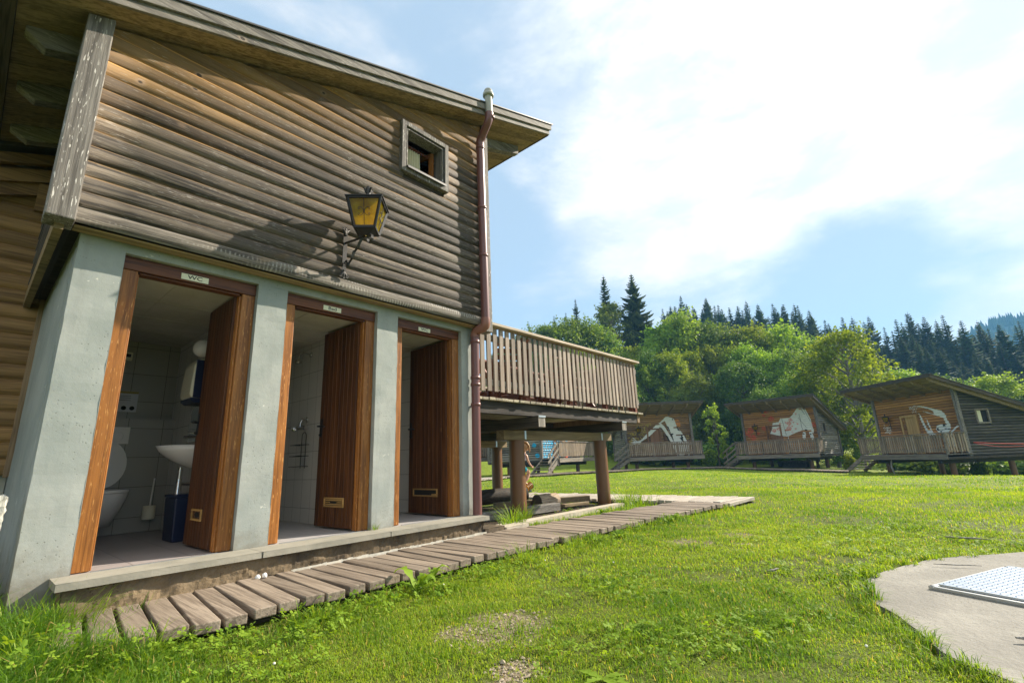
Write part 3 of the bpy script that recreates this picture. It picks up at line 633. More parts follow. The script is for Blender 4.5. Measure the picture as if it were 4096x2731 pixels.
# door frames and doors
for k, (a, b) in enumerate(DOORS):
    fr = MB(); fr.bx(a, a+.092, .052, .14, 0, 1.952, mi=0); fr.bx(b-.098, b, .052, .135, 0, 1.952)
    fr.bx(a+.092, a+.104, .072, .14, 0, 1.94); fr.bx(b-.112, b-.098, .074, .135, 0, 1.94)
    fo = fr.build('door_frame', MT['frame_z'], H, bevel=.004)
    hd = MB(); hd.bx(a, b, .046, .14, 1.953, 2.05); hd.bx(a+.105, b-.113, .066, .14, 1.938, 1.952)
    ho_ = hd.build('frame_head', MT['frame_x'], fo, world=False, bevel=.004)
    # leaf opened inwards, hinged on the right jamb; local x from the hinge to the free edge
    ang_ = math.radians((90, 88, 92)[k]); hx, hy = b-.112, .125; Lw = (.575, .635, .70)[k]
    ux = Vector((-math.cos(ang_), math.sin(ang_), 0)); un = Vector((-math.sin(ang_), -math.cos(ang_), 0))   # un: outer face
    df = lambda s, q, z: Vector((hx, hy, 0))+ux*s+un*q+Vector((0, 0, z))
    mb = MB(); nb = 9; wdt = Lw/nb
    for i in range(nb):
        prof = [(i*wdt, -.02), (i*wdt, .016), (i*wdt+.004, .02), ((i+1)*wdt-.004, .02), ((i+1)*wdt, .016), ((i+1)*wdt, -.02)]
        mb.prism(prof, lambda u, v, t: df(u, v, t), .016, 1.938)
    dl = mb.build('door', MT['door'], H)
    vt = MB(); c0, c1, z0, z1 = ((.10, .37, .20, .285), (.12, .46, .195, .28), (.15, .60, .20, .285))[k]
    if k == 0: c0, c1 = .19, .42
    for (p, q, e, g) in ((c0, c1, z0, z0+.014), (c0, c1, z1-.014, z1), (c0, c0+.014, z0+.014, z1-.014), (c1-.014, c1, z0+.014, z1-.014)):
        vt.prism([(p, e), (q, e), (q, g), (p, g)], lambda u, v, t: df(u, t, v), .0205, .030)
    if k == 1:
        for j in range(3):
            zz = z0+.020+j*.018
            if j == 1:
                vt.prism([(c0+.014, zz), (c0+.13, zz), (c0+.10, zz+.010), (c0+.014, zz+.010)], lambda u, v, t: df(u, t, v), .0205, .027)
                vt.prism([(c1-.11, zz), (c1-.014, zz), (c1-.014, zz+.010), (c1-.09, zz+.010)], lambda u, v, t: df(u, t, v), .0205, .027)
            else: vt.prism([(c0+.014, zz), (c1-.014, zz), (c1-.014, zz+.010), (c0+.014, zz+.010)], lambda u, v, t: df(u, t, v), .0205, .027)
    if k == 2: vt.prism([(c0+.02, z0+.016), (c0+.10, z0+.016), (c0+.10, z0+.03), (c0+.03, z0+.032)], lambda u, v, t: df(u, t, v), .022, .027)
    vo = vt.build('vent', MT['vent'], dl, world=False, label=(None, None, 'vent opening with its louvres broken out')[k])
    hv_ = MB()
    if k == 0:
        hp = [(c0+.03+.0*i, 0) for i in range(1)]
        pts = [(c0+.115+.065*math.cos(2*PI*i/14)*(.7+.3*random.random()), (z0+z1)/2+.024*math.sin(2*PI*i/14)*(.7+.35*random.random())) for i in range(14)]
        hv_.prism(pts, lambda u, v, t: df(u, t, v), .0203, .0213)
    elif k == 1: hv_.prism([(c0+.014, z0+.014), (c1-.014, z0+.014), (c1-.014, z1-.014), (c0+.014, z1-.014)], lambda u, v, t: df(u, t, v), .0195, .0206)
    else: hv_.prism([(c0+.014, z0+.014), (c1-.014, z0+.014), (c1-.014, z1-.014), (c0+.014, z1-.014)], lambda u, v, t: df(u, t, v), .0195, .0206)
    hv_.build('vent_shade_patch', MT['shadeblack'], vo if False else dl, world=False)  # dark patch on the leaf, shade of the vent hole put into colour
    hn = MB()
    hn.prism([(Lw-.055, .86), (Lw-.025, .86), (Lw-.025, 1.04), (Lw-.055, 1.04)], lambda u, v, t: df(u, t, v), .0203, .026)
    hn.tube([df(Lw-.04, .026, .965), df(Lw-.04, .062, .965), df(Lw-.05, .068, .966), df(Lw-.13, .066, .962), df(Lw-.15, .055, .955)], .009, 8)
    hn.tube([df(Lw-.04, .026, .88), df(Lw-.04, .04, .88)], .012, 8)
    hn.build('handle', MT['black'], dl, world=False)

# log storey: front gable wall
mb = MB(); LH, LZ = .112, 2.122
logwall(mb, (-3.62, -.142, 0), (1, 0, 0), (0, -1, 0), 3.70, LZ, 5.0, LH, .021, (ROOF_A-3.62*ROOF_B-.02, ROOF_B), [(2.47, 3.05, 3.67, 4.215)], jit=.006, mi0=1, seg=.25)
mb.prism([(-3.6, 2.13), (.06, 2.13), (.06, ROOF_A+.06*ROOF_B-.05), (-3.6, ROOF_A-3.6*ROOF_B-.05)], lambda u, v, t: (u, t, v), -.121, -.118) if False else None
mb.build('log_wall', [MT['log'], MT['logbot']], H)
mb = MB(); wx0, wx1, wz0, wz1 = -1.135, -.585, 3.685, 4.205      # inner lining behind the logs, with the window hole
zt_ = lambda x: ROOF_A+x*ROOF_B-.03
for x0, x1, f0, f1 in ((-3.6, wx0, lambda x: 2.135, zt_), (wx1, .06, lambda x: 2.135, zt_), (wx0, wx1, lambda x: 2.135, lambda x: wz0), (wx0, wx1, lambda x: wz1, zt_)):
    mb.prism([(x0, f0(x0)), (x1, f0(x1)), (x1, f1(x1)), (x0, f1(x0))], lambda u, v, t: (u, t, v), -.14, -.03)
mb.build('wall_lining', MT['dark'], H)
mb = MB()
logwall(mb, (-3.64, 2.0, 0), (0, -1, 0), (-1, 0, 0), 2.06, LZ, 3.6, LH, .05, (3.60, 0), seg=.6)
logwall(mb, (.075, -.06, 0), (0, 1, 0), (1, 0, 0), 4.9, LZ, 4.95, LH, .045, (4.90, 0), seg=.8)
mb.bx(-3.64, -3.60, -.03, 4.85, 2.145, 3.58); mb.bx(.03, .074, -.03, 4.85, 2.145, 4.9); mb.bx(-3.6, .03, 4.8, 4.85, 2.145, 4.6)
mb.build('side_log_wall', MT['cab_side'], H)
mb = MB(); mb.bx(-3.64, .07, -.115, 4.8, 2.147, 2.25); mb.build('upper_floor', MT['dark'], H)
mb = MB(); mb.prism([(-.118, 2.117), (-.105, 2.108), (-.02, 2.108), (-.02, 2.117)], lambda u, v, t: (t, u, v), -3.6, .06); mb.bx(-3.69, -3.645, -.12, 2.0, 2.06, 2.2)
mb.build('drip_board', MT['soffit'], H)
for x0, x1, zz, nm in ((-3.745, -3.605, 2.095, 0), (.055, .17, 2.055, 1)):
    mb = MB(); y0 = -.235 if nm == 0 else -.185
    mb.prism([(x0, zz), (x1, zz), (x1, ROOF_A+x1*ROOF_B-.006), (x0, ROOF_A+x0*ROOF_B-.006)], lambda u, v, t: (u, t, v), y0, -.04)
    mb.build('corner_post', MT['post'], H, bevel=.008)
# roof
RX0, RX1, RY0, RY1 = -4.06, 1.33, -.40, 5.1
rz_ = lambda x, o=0: ROOF_A+ROOF_B*x+o
rf = MB(); rf.prism([(RX0, rz_(RX0, .151)), (RX1+.04, rz_(RX1+.04, .151)), (RX1+.04, rz_(RX1+.04, .166)), (RX0, rz_(RX0, .166))], lambda u, v, t: (u, t, v), RY0-.045, RY1, mi=0)
roof = rf.build('roof', MT['tin'], H)
mb = MB(); k = 0; y = RY0+.03
while y < RY1-.05:
    w = .13; mb.prism([(RX0, rz_(RX0)), (RX1-.02, rz_(RX1-.02)), (RX1-.02, rz_(RX1-.02, .022)), (RX0, rz_(RX0, .022))], lambda u, v, t: (u, t, v), y+.003, y+w-.001); y += w
mb.build('soffit_boards', MT['soffit'], roof, world=False)
mb = MB()
mb.prism([(RX0, rz_(RX0, -.004)), (RX1, rz_(RX1, -.004)), (RX1, rz_(RX1, .072)), (RX0, rz_(RX0, .072))], lambda u, v, t: (u, t, v), RY0, RY0+.028)
mb.prism([(RX0, rz_(RX0, .062)), (RX1+.02, rz_(RX1+.02, .062)), (RX1+.02, rz_(RX1+.02, .15)), (RX0, rz_(RX0, .15))], lambda u, v, t: (u, t, v), RY0-.028, RY0-.001)
mb.build('barge_board', MT['grey_x'], roof, world=False, bevel=.004)
mb = MB(); mb.bx(RX0-.15, RX0-.002, RY0-.045, RY1, rz_(RX0, -.035), rz_(RX0, .10)); mb.build('eave_fascia', MT['dark_y'], roof, world=False)
mb = MB(); mb.bx(RX1-.018, RX1+.012, RY0+.03, RY1, rz_(RX1, -.005), rz_(RX1, .15)); mb.build('eave_fascia', MT['dark_y'], roof, world=False)
for k in range(7):
    y = .06+.68*k; mb = MB()
    mb.prism([(RX0+.05, rz_(RX0+.05, -.04)), (RX0+.05, rz_(RX0+.05, -.001)), (1.12, rz_(1.12, -.001)), (1.12, rz_(1.12, -.15)), (RX0+.16, rz_(RX0+.16, -.15))], lambda u, v, t: (u, t, v), y, y+.095)
    mb.build('rafter', MT['grey_x'], roof, world=False, bevel=.006)
mb = MB(); bx_ = 1.0   # ridge vent stub at the high corner
mb.prism([(bx_-.11, rz_(bx_-.11, .166)), (bx_+.07, rz_(bx_+.07, .166)), (bx_+.05, rz_(bx_+.05, .26)), (bx_-.02, rz_(bx_, .285)), (bx_-.08, rz_(bx_-.05, .24))], lambda u, v, t: (u, t, v), -.30, -.22)
mb.build('roof_hook', MT['steel'], roof, world=False)
# window in the gable
wf = MB(); fx0, fx1, fz0, fz1 = -1.20, -.535, 3.63, 4.262
for (a, b, c, e) in ((fx0, fx0+.055, fz0, fz1), (fx1-.055, fx1, fz0, fz1), (fx0+.055, fx1-.055, fz1-.055, fz1), (fx0+.055, fx1-.055, fz0, fz0+.055)):
    wf.bx(a, b, -.205, -.12, c, e)
for (a, b, c, e) in ((fx0+.07, fx0+.085, fz0+.06, fz1-.07), (fx1-.085, fx1-.07, fz0+.06, fz1-.07), (fx0+.085, fx1-.085, fz1-.085, fz1-.07)): wf.bx(a, b, -.19, -.04, c, e)
win = wf.build('window', MT['post'], H, bevel=.004)
mb = MB(); mb.prism([(-.235, fz0+.058), (-.06, fz0+.085), (-.06, fz0+.091), (-.235, fz0+.064)], lambda u, v, t: (t, u, v), fx0+.06, fx1-.06); mb.bx(fx0+.06, fx1-.06, -.238, -.235, fz0+.04, fz0+.066)
mb.build('window_sill', MT['tin'], win, world=False)
mb = MB(); cx0, cx1, cz0, cz1 = fx0+.09, fx1-.09, fz0+.09, fz1-.09      # casement swung inwards on the right
for (s, e, c, g) in ((0, .05, cz0, cz1), (.40, .45, cz0, cz1), (.05, .40, cz0, cz0+.05), (.05, .40, cz1-.05, cz1)):
    mb.prism([(s, c), (e, c), (e, g), (s, g)], lambda u, v, t: (cx1-.012-u*.25-t, -.05+u*.97, v), 0, .03)
mb.build('casement', MT['frame_z'], win, world=False)
mb = MB(); mb.tube([(cx0-.05, .0, cz1-.045), (cx1+.05, .0, cz1-.045)], .011, 8); 
for i in range(9): mb.lathe([(.016, -.004), (.021, -.004), (.021, .004), (.016, .004)], (cx0+.06+.035*i, 0, cz1-.05), (1, .15, 0), 10)
mb.build('curtain_rod', MT['redwood'], win, world=False)
mb = MB(); nn_ = 60; vs = []
for i in range(nn_+1):
    for j in range(9):
        s = i/nn_; zz = cz1-.07-(cz1-cz0+.05)*j/8; x = cx0+.07+.24*s+.012*j/8*math.sin(9*s)
        vs.append((x, .0+.022*math.sin(s*2*PI*7.3+.4*math.sin(j*.6))*(.5+.5*j/8), zz))
mb.add(vs, [(i*9+j, (i+1)*9+j, (i+1)*9+j+1, i*9+j+1) for i in range(nn_) for j in range(8)], .5, 0, True); mb.build('curtain', MT['curtain'], win, world=False)
mb = MB(); mb.bx(-1.9, .0, .9, .92, 2.3, 4.7); mb.build('window_dark_sheet', MT['shadeblack'], H)  # black sheet added behind the gable window to darken the interior
# downpipe with vent cap
dp = MB()
dp.tube([(-.065, -.455, 4.86), (-.07, -.455, 4.80), (-.07, -.44, 4.755), (-.065, -.41, 4.72)], .052, 16)
dp.tube([(-.066, -.415, 4.725), (-.04, -.27, 4.60)], .050, 16)
dp.tube([(-.04, -.29, 4.615), (-.037, -.26, 4.585), (-.034, -.245, 4.54), (-.032, -.243, 4.47)], .0545, 16)
dp.tube([(-.032, -.243, 4.50), (-.012, -.243, 2.16)], .050, 18)
dp.tube([(-.03, -.075, 2.0), (-.042, -.075, .0)], .050, 18)
pipe = dp.build('downpipe', MT['pipe'], H)
mb = MB(); mb.tube([(-.012, -.243, 2.19), (-.012, -.243, 2.13), (-.014, -.232, 2.095), (-.018, -.20, 2.075), (-.022, -.14, 2.068), (-.026, -.10, 2.055), (-.028, -.08, 2.03), (-.03, -.075, 1.99)], .0555, 18)
mb.build('elbow', MT['pipej'], pipe, world=False)
mb = MB(); mb.tube([(-.075, -.455, 5.12), (-.067, -.455, 4.85)], .047, 16); mb.lathe([(.047, 0), (.068, .005), (.072, .02), (.068, .05), (.052, .055), (.058, .07), (.05, .10), (.03, .115), (.0, .118)], (-.075, -.455, 5.10), (0, 0, 1), 18)
mb.build('vent_cap', MT['ppale'], pipe, world=False)
for z, y, st_ in ((4.80, -.455, 0), (4.47, -.243, 0), (3.62, -.243, 1), (2.98, -.243, 0), (1.93, -.075, 0), (1.50, -.075, 0), (1.42, -.075, 0), (1.19, -.075, 1)):
    mb = MB(); x = np.interp(z, [0, 2.0, 2.15, 4.5, 5.1], [-.042, -.03, -.012, -.032, -.07]); mb.lathe([(.051, -.018), (.0575, -.016), (.0575, .016), (.051, .018)], (x, y, z), (0, 0, 1), 18)
    if st_: mb.tube([(-.02, -.09 if z > 2.5 else 0, z), (-.03, y+.05, z)], .012, 8)
    mb.build('pipe_clamp', MT['pipe'], pipe, world=False)
# left wing: set-back warm log wall under its own sloping verge
mb = MB(); logwall(mb, (-6.5, 2.0, 0), (1, 0, 0), (0, -1, 0), 2.98, .60, 3.3, .135, .028, None, seg=.6); mb.bx(-6.5, -3.52, 2.0, 2.1, .60, 3.4)
wing = mb.build('wing_wall', MT['fresh'], H)
mb = MB(); mb.bx(-3.685, -3.595, 1.93, 1.965, 2.11, 3.25); mb.bx(-3.59, -3.50, 1.935, 1.97, .58, 2.3); mb.build('trim_board', MT['warm_z'], wing, world=False, bevel=.003)
mb = MB()
for o0, o1, y0, mt in ((3.40, .10, 1.80, 0), (3.27, .13, 1.86, 0), (3.14, .12, 1.90, 0)):
    f = lambda x, o: o+(x+4.04)*.36
    mb.prism([(-6.5, f(-6.5, o0)), (-3.56, f(-3.56, o0)), (-3.56, f(-3.56, o0)-o1), (-6.5, f(-6.5, o0)-o1)], lambda u, v, t: (u, t, v), y0, y0+.06)
mb.bx(-3.76, -3.60, 1.84, 1.9, 2.95, 3.22)
mb.build('verge_board', MT['fresh'], wing, world=False)
mb = MB(); mb.prism([(-6.5, 2.56), (-3.56, 3.62), (-3.56, 3.7), (-6.5, 2.64)], lambda u, v, t: (u, t, v), 1.76, 4.5); mb.build('wing_roof', MT['tin'], wing, world=False)
mb = MB(); mb.bx(-6.5, -3.56, 2.06, 2.3, -.4, .6); mb.build('wing_base', MT['concraw'], wing, world=False)

# ------------------------------------------------------------------ lettering
def text_mesh(txt, size, mat, parent, loc, rot=(PI/2, 0, 0), sx=1):
    cu = bpy.data.curves.new('txt', 'FONT'); cu.body = txt; cu.size = size; cu.align_x = 'CENTER'; cu.align_y = 'CENTER'; cu.extrude = .0006; cu.offset = size*.012
    o = bpy.data.objects.new('txt', cu); COL.objects.link(o)
    bpy.context.view_layer.update()
    me = bpy.data.meshes.new_from_object(o.evaluated_get(bpy.context.evaluated_depsgraph_get()))
    bpy.data.objects.remove(o); me.materials.clear(); me.materials.append(mat)
    q = link(bpy.data.objects.new('lettering', me)); q.parent = parent; KIDS.setdefault(parent.name, []).append(q)
    q.location = loc; q.rotation_euler = rot; q.scale = (sx, 1, 1); return q
for txt, x0, x1, z0, z1, lb in (('WC', -2.965, -2.785, 1.967, 2.013, 'cream plaque reading WC above the doorway with the washbasin'),
                                ('Bad', -1.85, -1.675, 1.967, 2.012, 'cream plaque reading Bad above the middle doorway'),
                                ('WC', -.765, -.605, 1.962, 2.004, 'cream plaque reading WC above the doorway beside the brown downpipe')):
    t = empty('door_sign', ((x0+x1)/2, .046, (z0+z1)/2), 0, lb, 'sign', 'plaques over the three doors')
    w, h = (x1-x0)/2, (z1-z0)/2; mb = MB(); mb.bx(-w, w, -.005, 0, -h, h); mb.build('plaque', MT['sign'], t, world=False, bevel=.0015)
    text_mesh(txt, .042, MT['ink'], t, (0, -.0056, 0), sx=1.35)

# ------------------------------------------------------------------ wrought iron wall lantern
def lantern(loc, rz, label, s=1.0, group=None):
    """local frame: origin on the wall behind the body, -y outward"""
    t = empty('wall_lantern', loc, rz, label, 'lantern', group)
    P = lambda x, y, z: Vector((x*s, y*s, z*s))
    mb = MB()
    mb.prism([(-.075, -.22), (-.035, -.22), (-.035, .17), (-.075, .17)], lambda u, v, q: P(u, q, v), -.012, -.004)
    for zz, sg in ((.20, 1), (-.25, -1)):
        for a in (-35, 0, 35): 
            c = P(-.055, -.01, zz-.035*sg); e = Vector((math.sin(math.radians(a)), 0, sg*math.cos(math.radians(a))))*.055*s
            mb.tube([c, c+e*.5, c+e], [.012*s, .014*s, .006*s], 6)
            rr = .010*s; mb.tube([c+e+Vector((rr*math.cos(q), -.004*s, rr*math.sin(q))) for q in np.linspace(0, 2*PI, 9)], .004*s, 5)
    mb.lathe([(.014*s, 0), (.014*s, .006*s), (.007*s, .012*s)], P(-.055, -.012, .155), (0, -1, 0), 10); mb.lathe([(.014*s, 0), (.014*s, .006*s), (.007*s, .012*s)], P(-.055, -.012, -.205), (0, -1, 0), 10)
    mb.build('wall_plate', MT['iron'], t, world=False)
    mb = MB()
    mb.beam(P(-.055, -.01, .07), P(0, -.275, .065), .018*s, .012*s)
    sc = [P(-.055, -.02, -.15)]
    for q in np.linspace(-PI*.2, PI*1.2, 12): sc.append(P(-.05, -.045-.028*math.cos(q)*.9, -.145-.035*math.sin(q)))
    path = [P(-.055, -.02, -.12), P(-.054, -.045, -.155), P(-.05, -.085, -.15), P(-.042, -.125, -.11), P(-.038, -.14, -.055), P(-.03, -.145, -.045), P(-.026, -.185, -.02), P(-.02, -.20, .02), P(-.01, -.225, .06), P(0, -.26, .075)]
    for a, b in zip(path[:-1], path[1:]): mb.beam(a, b+(b-a).normalized()*.004, .024*s, .007*s, (0, -.7, .7))
    cur = [P(.005, -.30+.036*math.cos(q)-.03, .025+.042*math.sin(q)) for q in np.linspace(PI*.55, -PI*1.25, 12)]
    for a, b in zip(cur[:-1], cur[1:]): mb.beam(a, b, .024*s, .007*s, (0, -.7, .7))
    cur = [P(-.05, -.05+.026*math.cos(q), -.145+.03*math.sin(q)) for q in np.linspace(0, 2*PI*.9, 12)]
    for a, b in zip(cur[:-1], cur[1:]): mb.beam(a, b, .024*s, .006*s, (0, -.7, .7))
    mb.build('bracket', MT['iron'], t, world=False)
    # body: square, one corner towards the viewer
    cz = -.28; bot, top, zb, zt = .125, .205, .115, .375
    cr = lambda D, z, k: P(D*math.cos(k*PI/2), cz+D*math.sin(k*PI/2), z)
    mb = MB()
    for k in range(4):
        mb.beam(cr(bot, zb, k), cr(top, zt, k), .02*s, .02*s, cr(1, 0, k)-P(0, cz, 0))
        for D, z in ((bot, zb), (top, zt)): mb.beam(cr(D, z, k), cr(D, z, k+1), .016*s, .022*s)
        mb.add([cr(.035, .065, k), cr(.035, .065, k+1), cr(bot+.012, zb, k+1), cr(bot+.012, zb, k)], [(0, 1, 2, 3)])
        for q in range(16):     # twisted corner wire
            mb.lathe([(.0, -.006*s), (.009*s, 0), (.0, .006*s)], cr(bot+.012+(top-bot)*q/15, zb+(zt-zb)*q/15, k), (0, 0, 1), 6)
    mb.build('cage', MT['black'], t, world=False)
    mb = MB()
    for k in range(4): mb.add([cr(bot-.008, zb+.01, k), cr(bot-.008, zb+.01, k+1), cr(top-.010, zt-.01, k+1), cr(top-.010, zt-.01, k)], [(0, 1, 2, 3)], sm=False)
    mb.build('glass', MT['amber'], t, world=False)
    mb = MB(); 
    for k in (2, 3):       # scrollwork on the visible panes
        a, b = cr((bot+top)/2+.006, (zb+zt)/2, k), cr((bot+top)/2+.006, (zb+zt)/2, k+1); e = (b-a).normalized(); c = (a+b)/2
        up = (((cr(top, zt, k)+cr(top, zt, k+1))-(cr(bot, zb, k)+cr(bot, zb, k+1)))/2).normalized(); nn = e.cross(up).normalized()
        c = c+nn*(.004*s if nn.dot(c-P(0, cz, .25)) > 0 else -.004*s)
        mb.tube([c-up*.12*s, c+up*.12*s], .0026*s, 6)
        for sx in (-1, 1):
            for sz in (-1, 1):
                pts = [c+e*sx*u_*s+up*sz*v_*s for u_, v_ in ((.003, .0), (.008, .018), (.020, .034), (.036, .040), (.050, .034), (.053, .022), (.045, .016), (.038, .022), (.041, .028))]
                mb.tube(pts, .0024*s, 5)
    mb.build('scrollwork', MT['black'], t, world=False)
    mb = MB(); R1 = .232
    vs = [cr(R1, zt+.005, k) for k in range(4)]+[cr(R1, zt+.014, k) for k in range(4)]+[cr(.03, zt+.075, k) for k in range(4)]
    mb.add(vs, [(3, 2, 1, 0)]+[(k, (k+1) % 4, 4+(k+1) % 4, 4+k) for k in range(4)]+[(4+k, 4+(k+1) % 4, 8+(k+1) % 4, 8+k) for k in range(4)]+[(8, 9, 10, 11)])
    mb.build('lantern_roof', MT['black'], t, world=False)
    mb = MB(); mb.lathe([(.022*s, 0), (.030*s, .012*s), (.020*s, .022*s), (.022*s, .05*s), (.032*s, .085*s), (.022*s, .10*s), (.016*s, .118*s), (.0, .124*s)], P(0, cz, zt+.07), (0, 0, 1), 12)
    for k in range(4): mb.tube([P(0, cz, zt+.12)+Vector((.022*s*math.cos(k*PI/2), .022*s*math.sin(k*PI/2), 0)), P(0, cz, zt+.16)+Vector((.042*s*math.cos(k*PI/2), .042*s*math.sin(k*PI/2), 0)), P(0, cz, zt+.155)+Vector((.055*s*math.cos(k*PI/2), .055*s*math.sin(k*PI/2), 0))], [.008*s, .010*s, .006*s], 6)
    mb.build('finial', MT['iron'], t, world=False)
    return t
lantern((-1.735, -.172, 2.50), 0, 'large black wrought iron lantern with amber glass on the grey log wall')

# ------------------------------------------------------------------ fittings in the rooms
t = empty('toilet', (-2.905, 2.28, 0), 0, 'white wall hung toilet with its lid up in the left room', 'toilet')
mb = MB(); vs = []; K = 20
for j, (z, sx, sy, oy) in enumerate(((.10, .10, .10, .18), (.16, .115, .17, .20), (.26, .15, .22, .25), (.36, .18, .255, .27), (.40, .185, .265, .27))):
    vs += [(sx*math.cos(2*PI*i/K), -oy+sy*math.sin(2*PI*i/K), z) for i in range(K)]
mb.add(vs, [(j*K+i, j*K+(i+1) % K, (j+1)*K+(i+1) % K, (j+1)*K+i) for j in range(4) for i in range(K)]+[tuple(range(K))[::-1]], sm=True); mb.build('bowl', MT['ceramic'], t, world=False)
mb = MB(); ring = [(math.cos(2*PI*i/28), math.sin(2*PI*i/28)) for i in range(28)]
vs = [(.19*a, -.27+.27*b, .405) for a, b in ring]+[(.12*a, -.28+.18*b, .405) for a, b in ring]+[(.19*a, -.27+.27*b, .43) for a, b in ring]+[(.12*a, -.28+.18*b, .43) for a, b in ring]
fs = []
for i in range(28):
    j = (i+1) % 28; fs += [(i, j, 56+j, 56+i), (56+i, 56+j, 84+j, 84+i), (28+j, 28+i, 84+i, 84+j)]
mb.add(vs, fs, sm=True); mb.build('seat', MT['ceramic'], t, world=False)
mb = MB(); lid = [(.185*a, .235+.235*b*(1 if b > 0 else .98)) for a, b in ring]; mb.prism(lid, lambda u, v, q: (u, -.055+v*.10+q, .435+v), 0, .018, sm=False); mb.build('lid', MT['ceramic'], t, world=False)
t = empty('flush_plate', (-2.86, 2.275, .955), 0, 'white double flush plate on the tiles above the toilet', 'flush plate')
mb = MB(); mb.bx(-.13, .13, -.012, 0, -.085, .085); mb.build('plate', MT['ceramic'], t, world=False, bevel=.004)
mb = MB(); mb.lathe([(.05, 0), (.05, .006), (.044, .008)], (.03, -.012, -.01), (0, -1, 0), 24); mb.build('button', MT['ceramic'], t, world=False)
t = empty('wash_basin', (-2.352, 1.22, .80), 0, 'white ceramic wash basin on the right wall of the left room', 'wash basin')
mb = MB(); vs = []
for z, sx, sy in ((-.21, .05, .05), (-.19, .12, .11), (-.13, .24, .19), (-.05, .34, .245), (0, .37, .255), (0, .33, .215), (-.06, .28, .18), (-.11, .14, .09)):
    for i in range(13): 
        a = PI/2+PI*i/12; vs.append((sx*math.cos(a), sy*math.sin(a), z))
mb.add(vs, [(j*13+i, (j+1)*13+i, (j+1)*13+i+1, j*13+i+1) for j in range(7) for i in range(12)], sm=True); mb.bx(-.07, .0, -.24, .24, -.09, .0); mb.build('basin', MT['ceramic'], t, world=False)
mb = MB(); mb.tube([(-.16, 0, -.19), (-.16, 0, -.30)], .017, 12); mb.tube([(-.16, 0, -.29), (-.16, 0, -.42)], [.022, .03], 12); mb.tube([(-.16, 0, -.33), (-.04, .0, -.34), (.0, 0, -.34)], .014, 10); mb.build('trap', MT['chrome'], t, world=False)
mb = MB(); mb.tube([(-.06, 0, .0), (-.06, 0, .07), (-.09, 0, .085), (-.17, 0, .075)], .013, 10); mb.tube([(-.06, 0, .08), (-.05, 0, .11), (-.14, 0, .125)], .006, 8); mb.build('tap', MT['chrome'], t, world=False)
t = empty('wall_mirror', (-2.352, 1.42, .85), 0, 'arched mirror on the wall above the wash basin', 'mirror')
mb = MB(); mb.prism([(-.27, 0), (.27, 0), (.27, .28)]+[(.27*math.cos(a), .28+.10*math.sin(a)) for a in np.linspace(0, PI, 12)]+[(-.27, .28)], lambda u, v, q: (q, u, v), -.008, -.001); mb.build('glass', MT['mirror'], t, world=False)
t = empty('wall_shelf', (-2.352, 1.35, 1.22), 0, 'small white shelf above the mirror in the left room', 'shelf')
mb = MB(); mb.lathe([(.12, 0), (.19, .02), (.20, .03)], (0, 0, 0), (0, 0, 1), 24, sx=1, sy=.9); mb.build('ledge', MT['ceramic'], t, world=False)
t = empty('towel_dispenser', (-2.352, 1.17, 1.22), 0, 'cream paper towel dispenser on the wall of the left room', 'towel dispenser')
mb = MB(); mb.prism([(0, .0), (-.20, .0), (-.215, .04), (-.20, .30), (-.17, .36), (0, .37)], lambda u, v, q: (u, q, v), -.15, .15); mb.build('housing', MT['cream'], t, world=False, bevel=.014)
mb = MB(); mb.prism([(0, -.045), (-.17, -.045), (-.205, -.02), (-.205, -.002), (0, -.002)], lambda u, v, q: (u, q, v), -.148, .148); mb.bx(-.19, -.01, -.158, -.1505, .0, .35); mb.build('tray', MT['navy'], t, world=False, bevel=.008)
t = empty('globe_lamp', (-2.352, 1.12, 1.70), 0, 'unlit white globe lamp on the wall near the ceiling', 'lamp')
mb = MB(); mb.lathe([(.001, -.085)]+[(.085*math.cos(a), .085*math.sin(a)) for a in np.linspace(-1.5, 1.5, 14)]+[(.001, .085)], (-.125, 0, 0), (0, 0, 1), 24); mb.build('globe', MT['ceramic'], t, world=False)
mb = MB(); mb.tube([(0, 0, 0), (-.055, 0, 0)], .045, 18); mb.build('socket', MT['ceramic'], t, world=False)
t = empty('waste_bin', (-2.455, 1.14, -.004), 0, 'dark navy waste bin standing beneath the wash basin', 'bin')
mb = MB(); mb.prism([(-.115, -.14), (.115, -.14), (.115, .14), (-.115, .14)], lambda u, v, q: (u*(1+.28*q), v*(1+.28*q), q), 0, .36); mb.build('body', MT['navy'], t, world=False, bevel=.012)
mb = MB(); mb.bx(-.132, .132, -.16, .16, .36, .385); mb.build('rim', MT['navy'], t, world=False, bevel=.008)
t = empty('toilet_brush', (-2.49, 2.20, .12), 0, 'white toilet brush in a holder fixed to the tiles', 'toilet brush')
mb = MB(); mb.lathe([(.05, 0), (.055, .02), (.055, .13), (.047, .13), (.045, .02)], (0, 0, 0), (0, 0, 1), 18); mb.bx(-.02, .02, .05, .08, .03, .1); mb.build('holder', MT['cream'], t, world=False)
mb = MB(); mb.tube([(0, 0, .03), (.012, 0, .40)], .008, 8); mb.build('handle', MT['ceramic'], t, world=False)
t = empty('notice_sheet', (-2.84, 2.418, 1.31), 0, 'printed notice with small pictograms on the tiled back wall', 'notice')
mb = MB(); mb.bx(-.16, .16, -.003, 0, -.10, .115); mb.build('sheet', MT['paper'], t, world=False)
mb = MB(); mb.bx(-.16, .16, -.0045, -.0032, .095, .115); mb.build('header_band', MT['papertop'], t, world=False)
mb = MB()
for x in (-.02, .05, .12):
    mb.lathe([(.022, 0), (.022, .001), (.016, .001), (.016, 0)], (x, -.0035, -.06), (0, -1, 0), 14); mb.beam((x-.014, -.004, -.07), (x+.014, -.004, -.05), .004, .0006, (0, -1, 0))
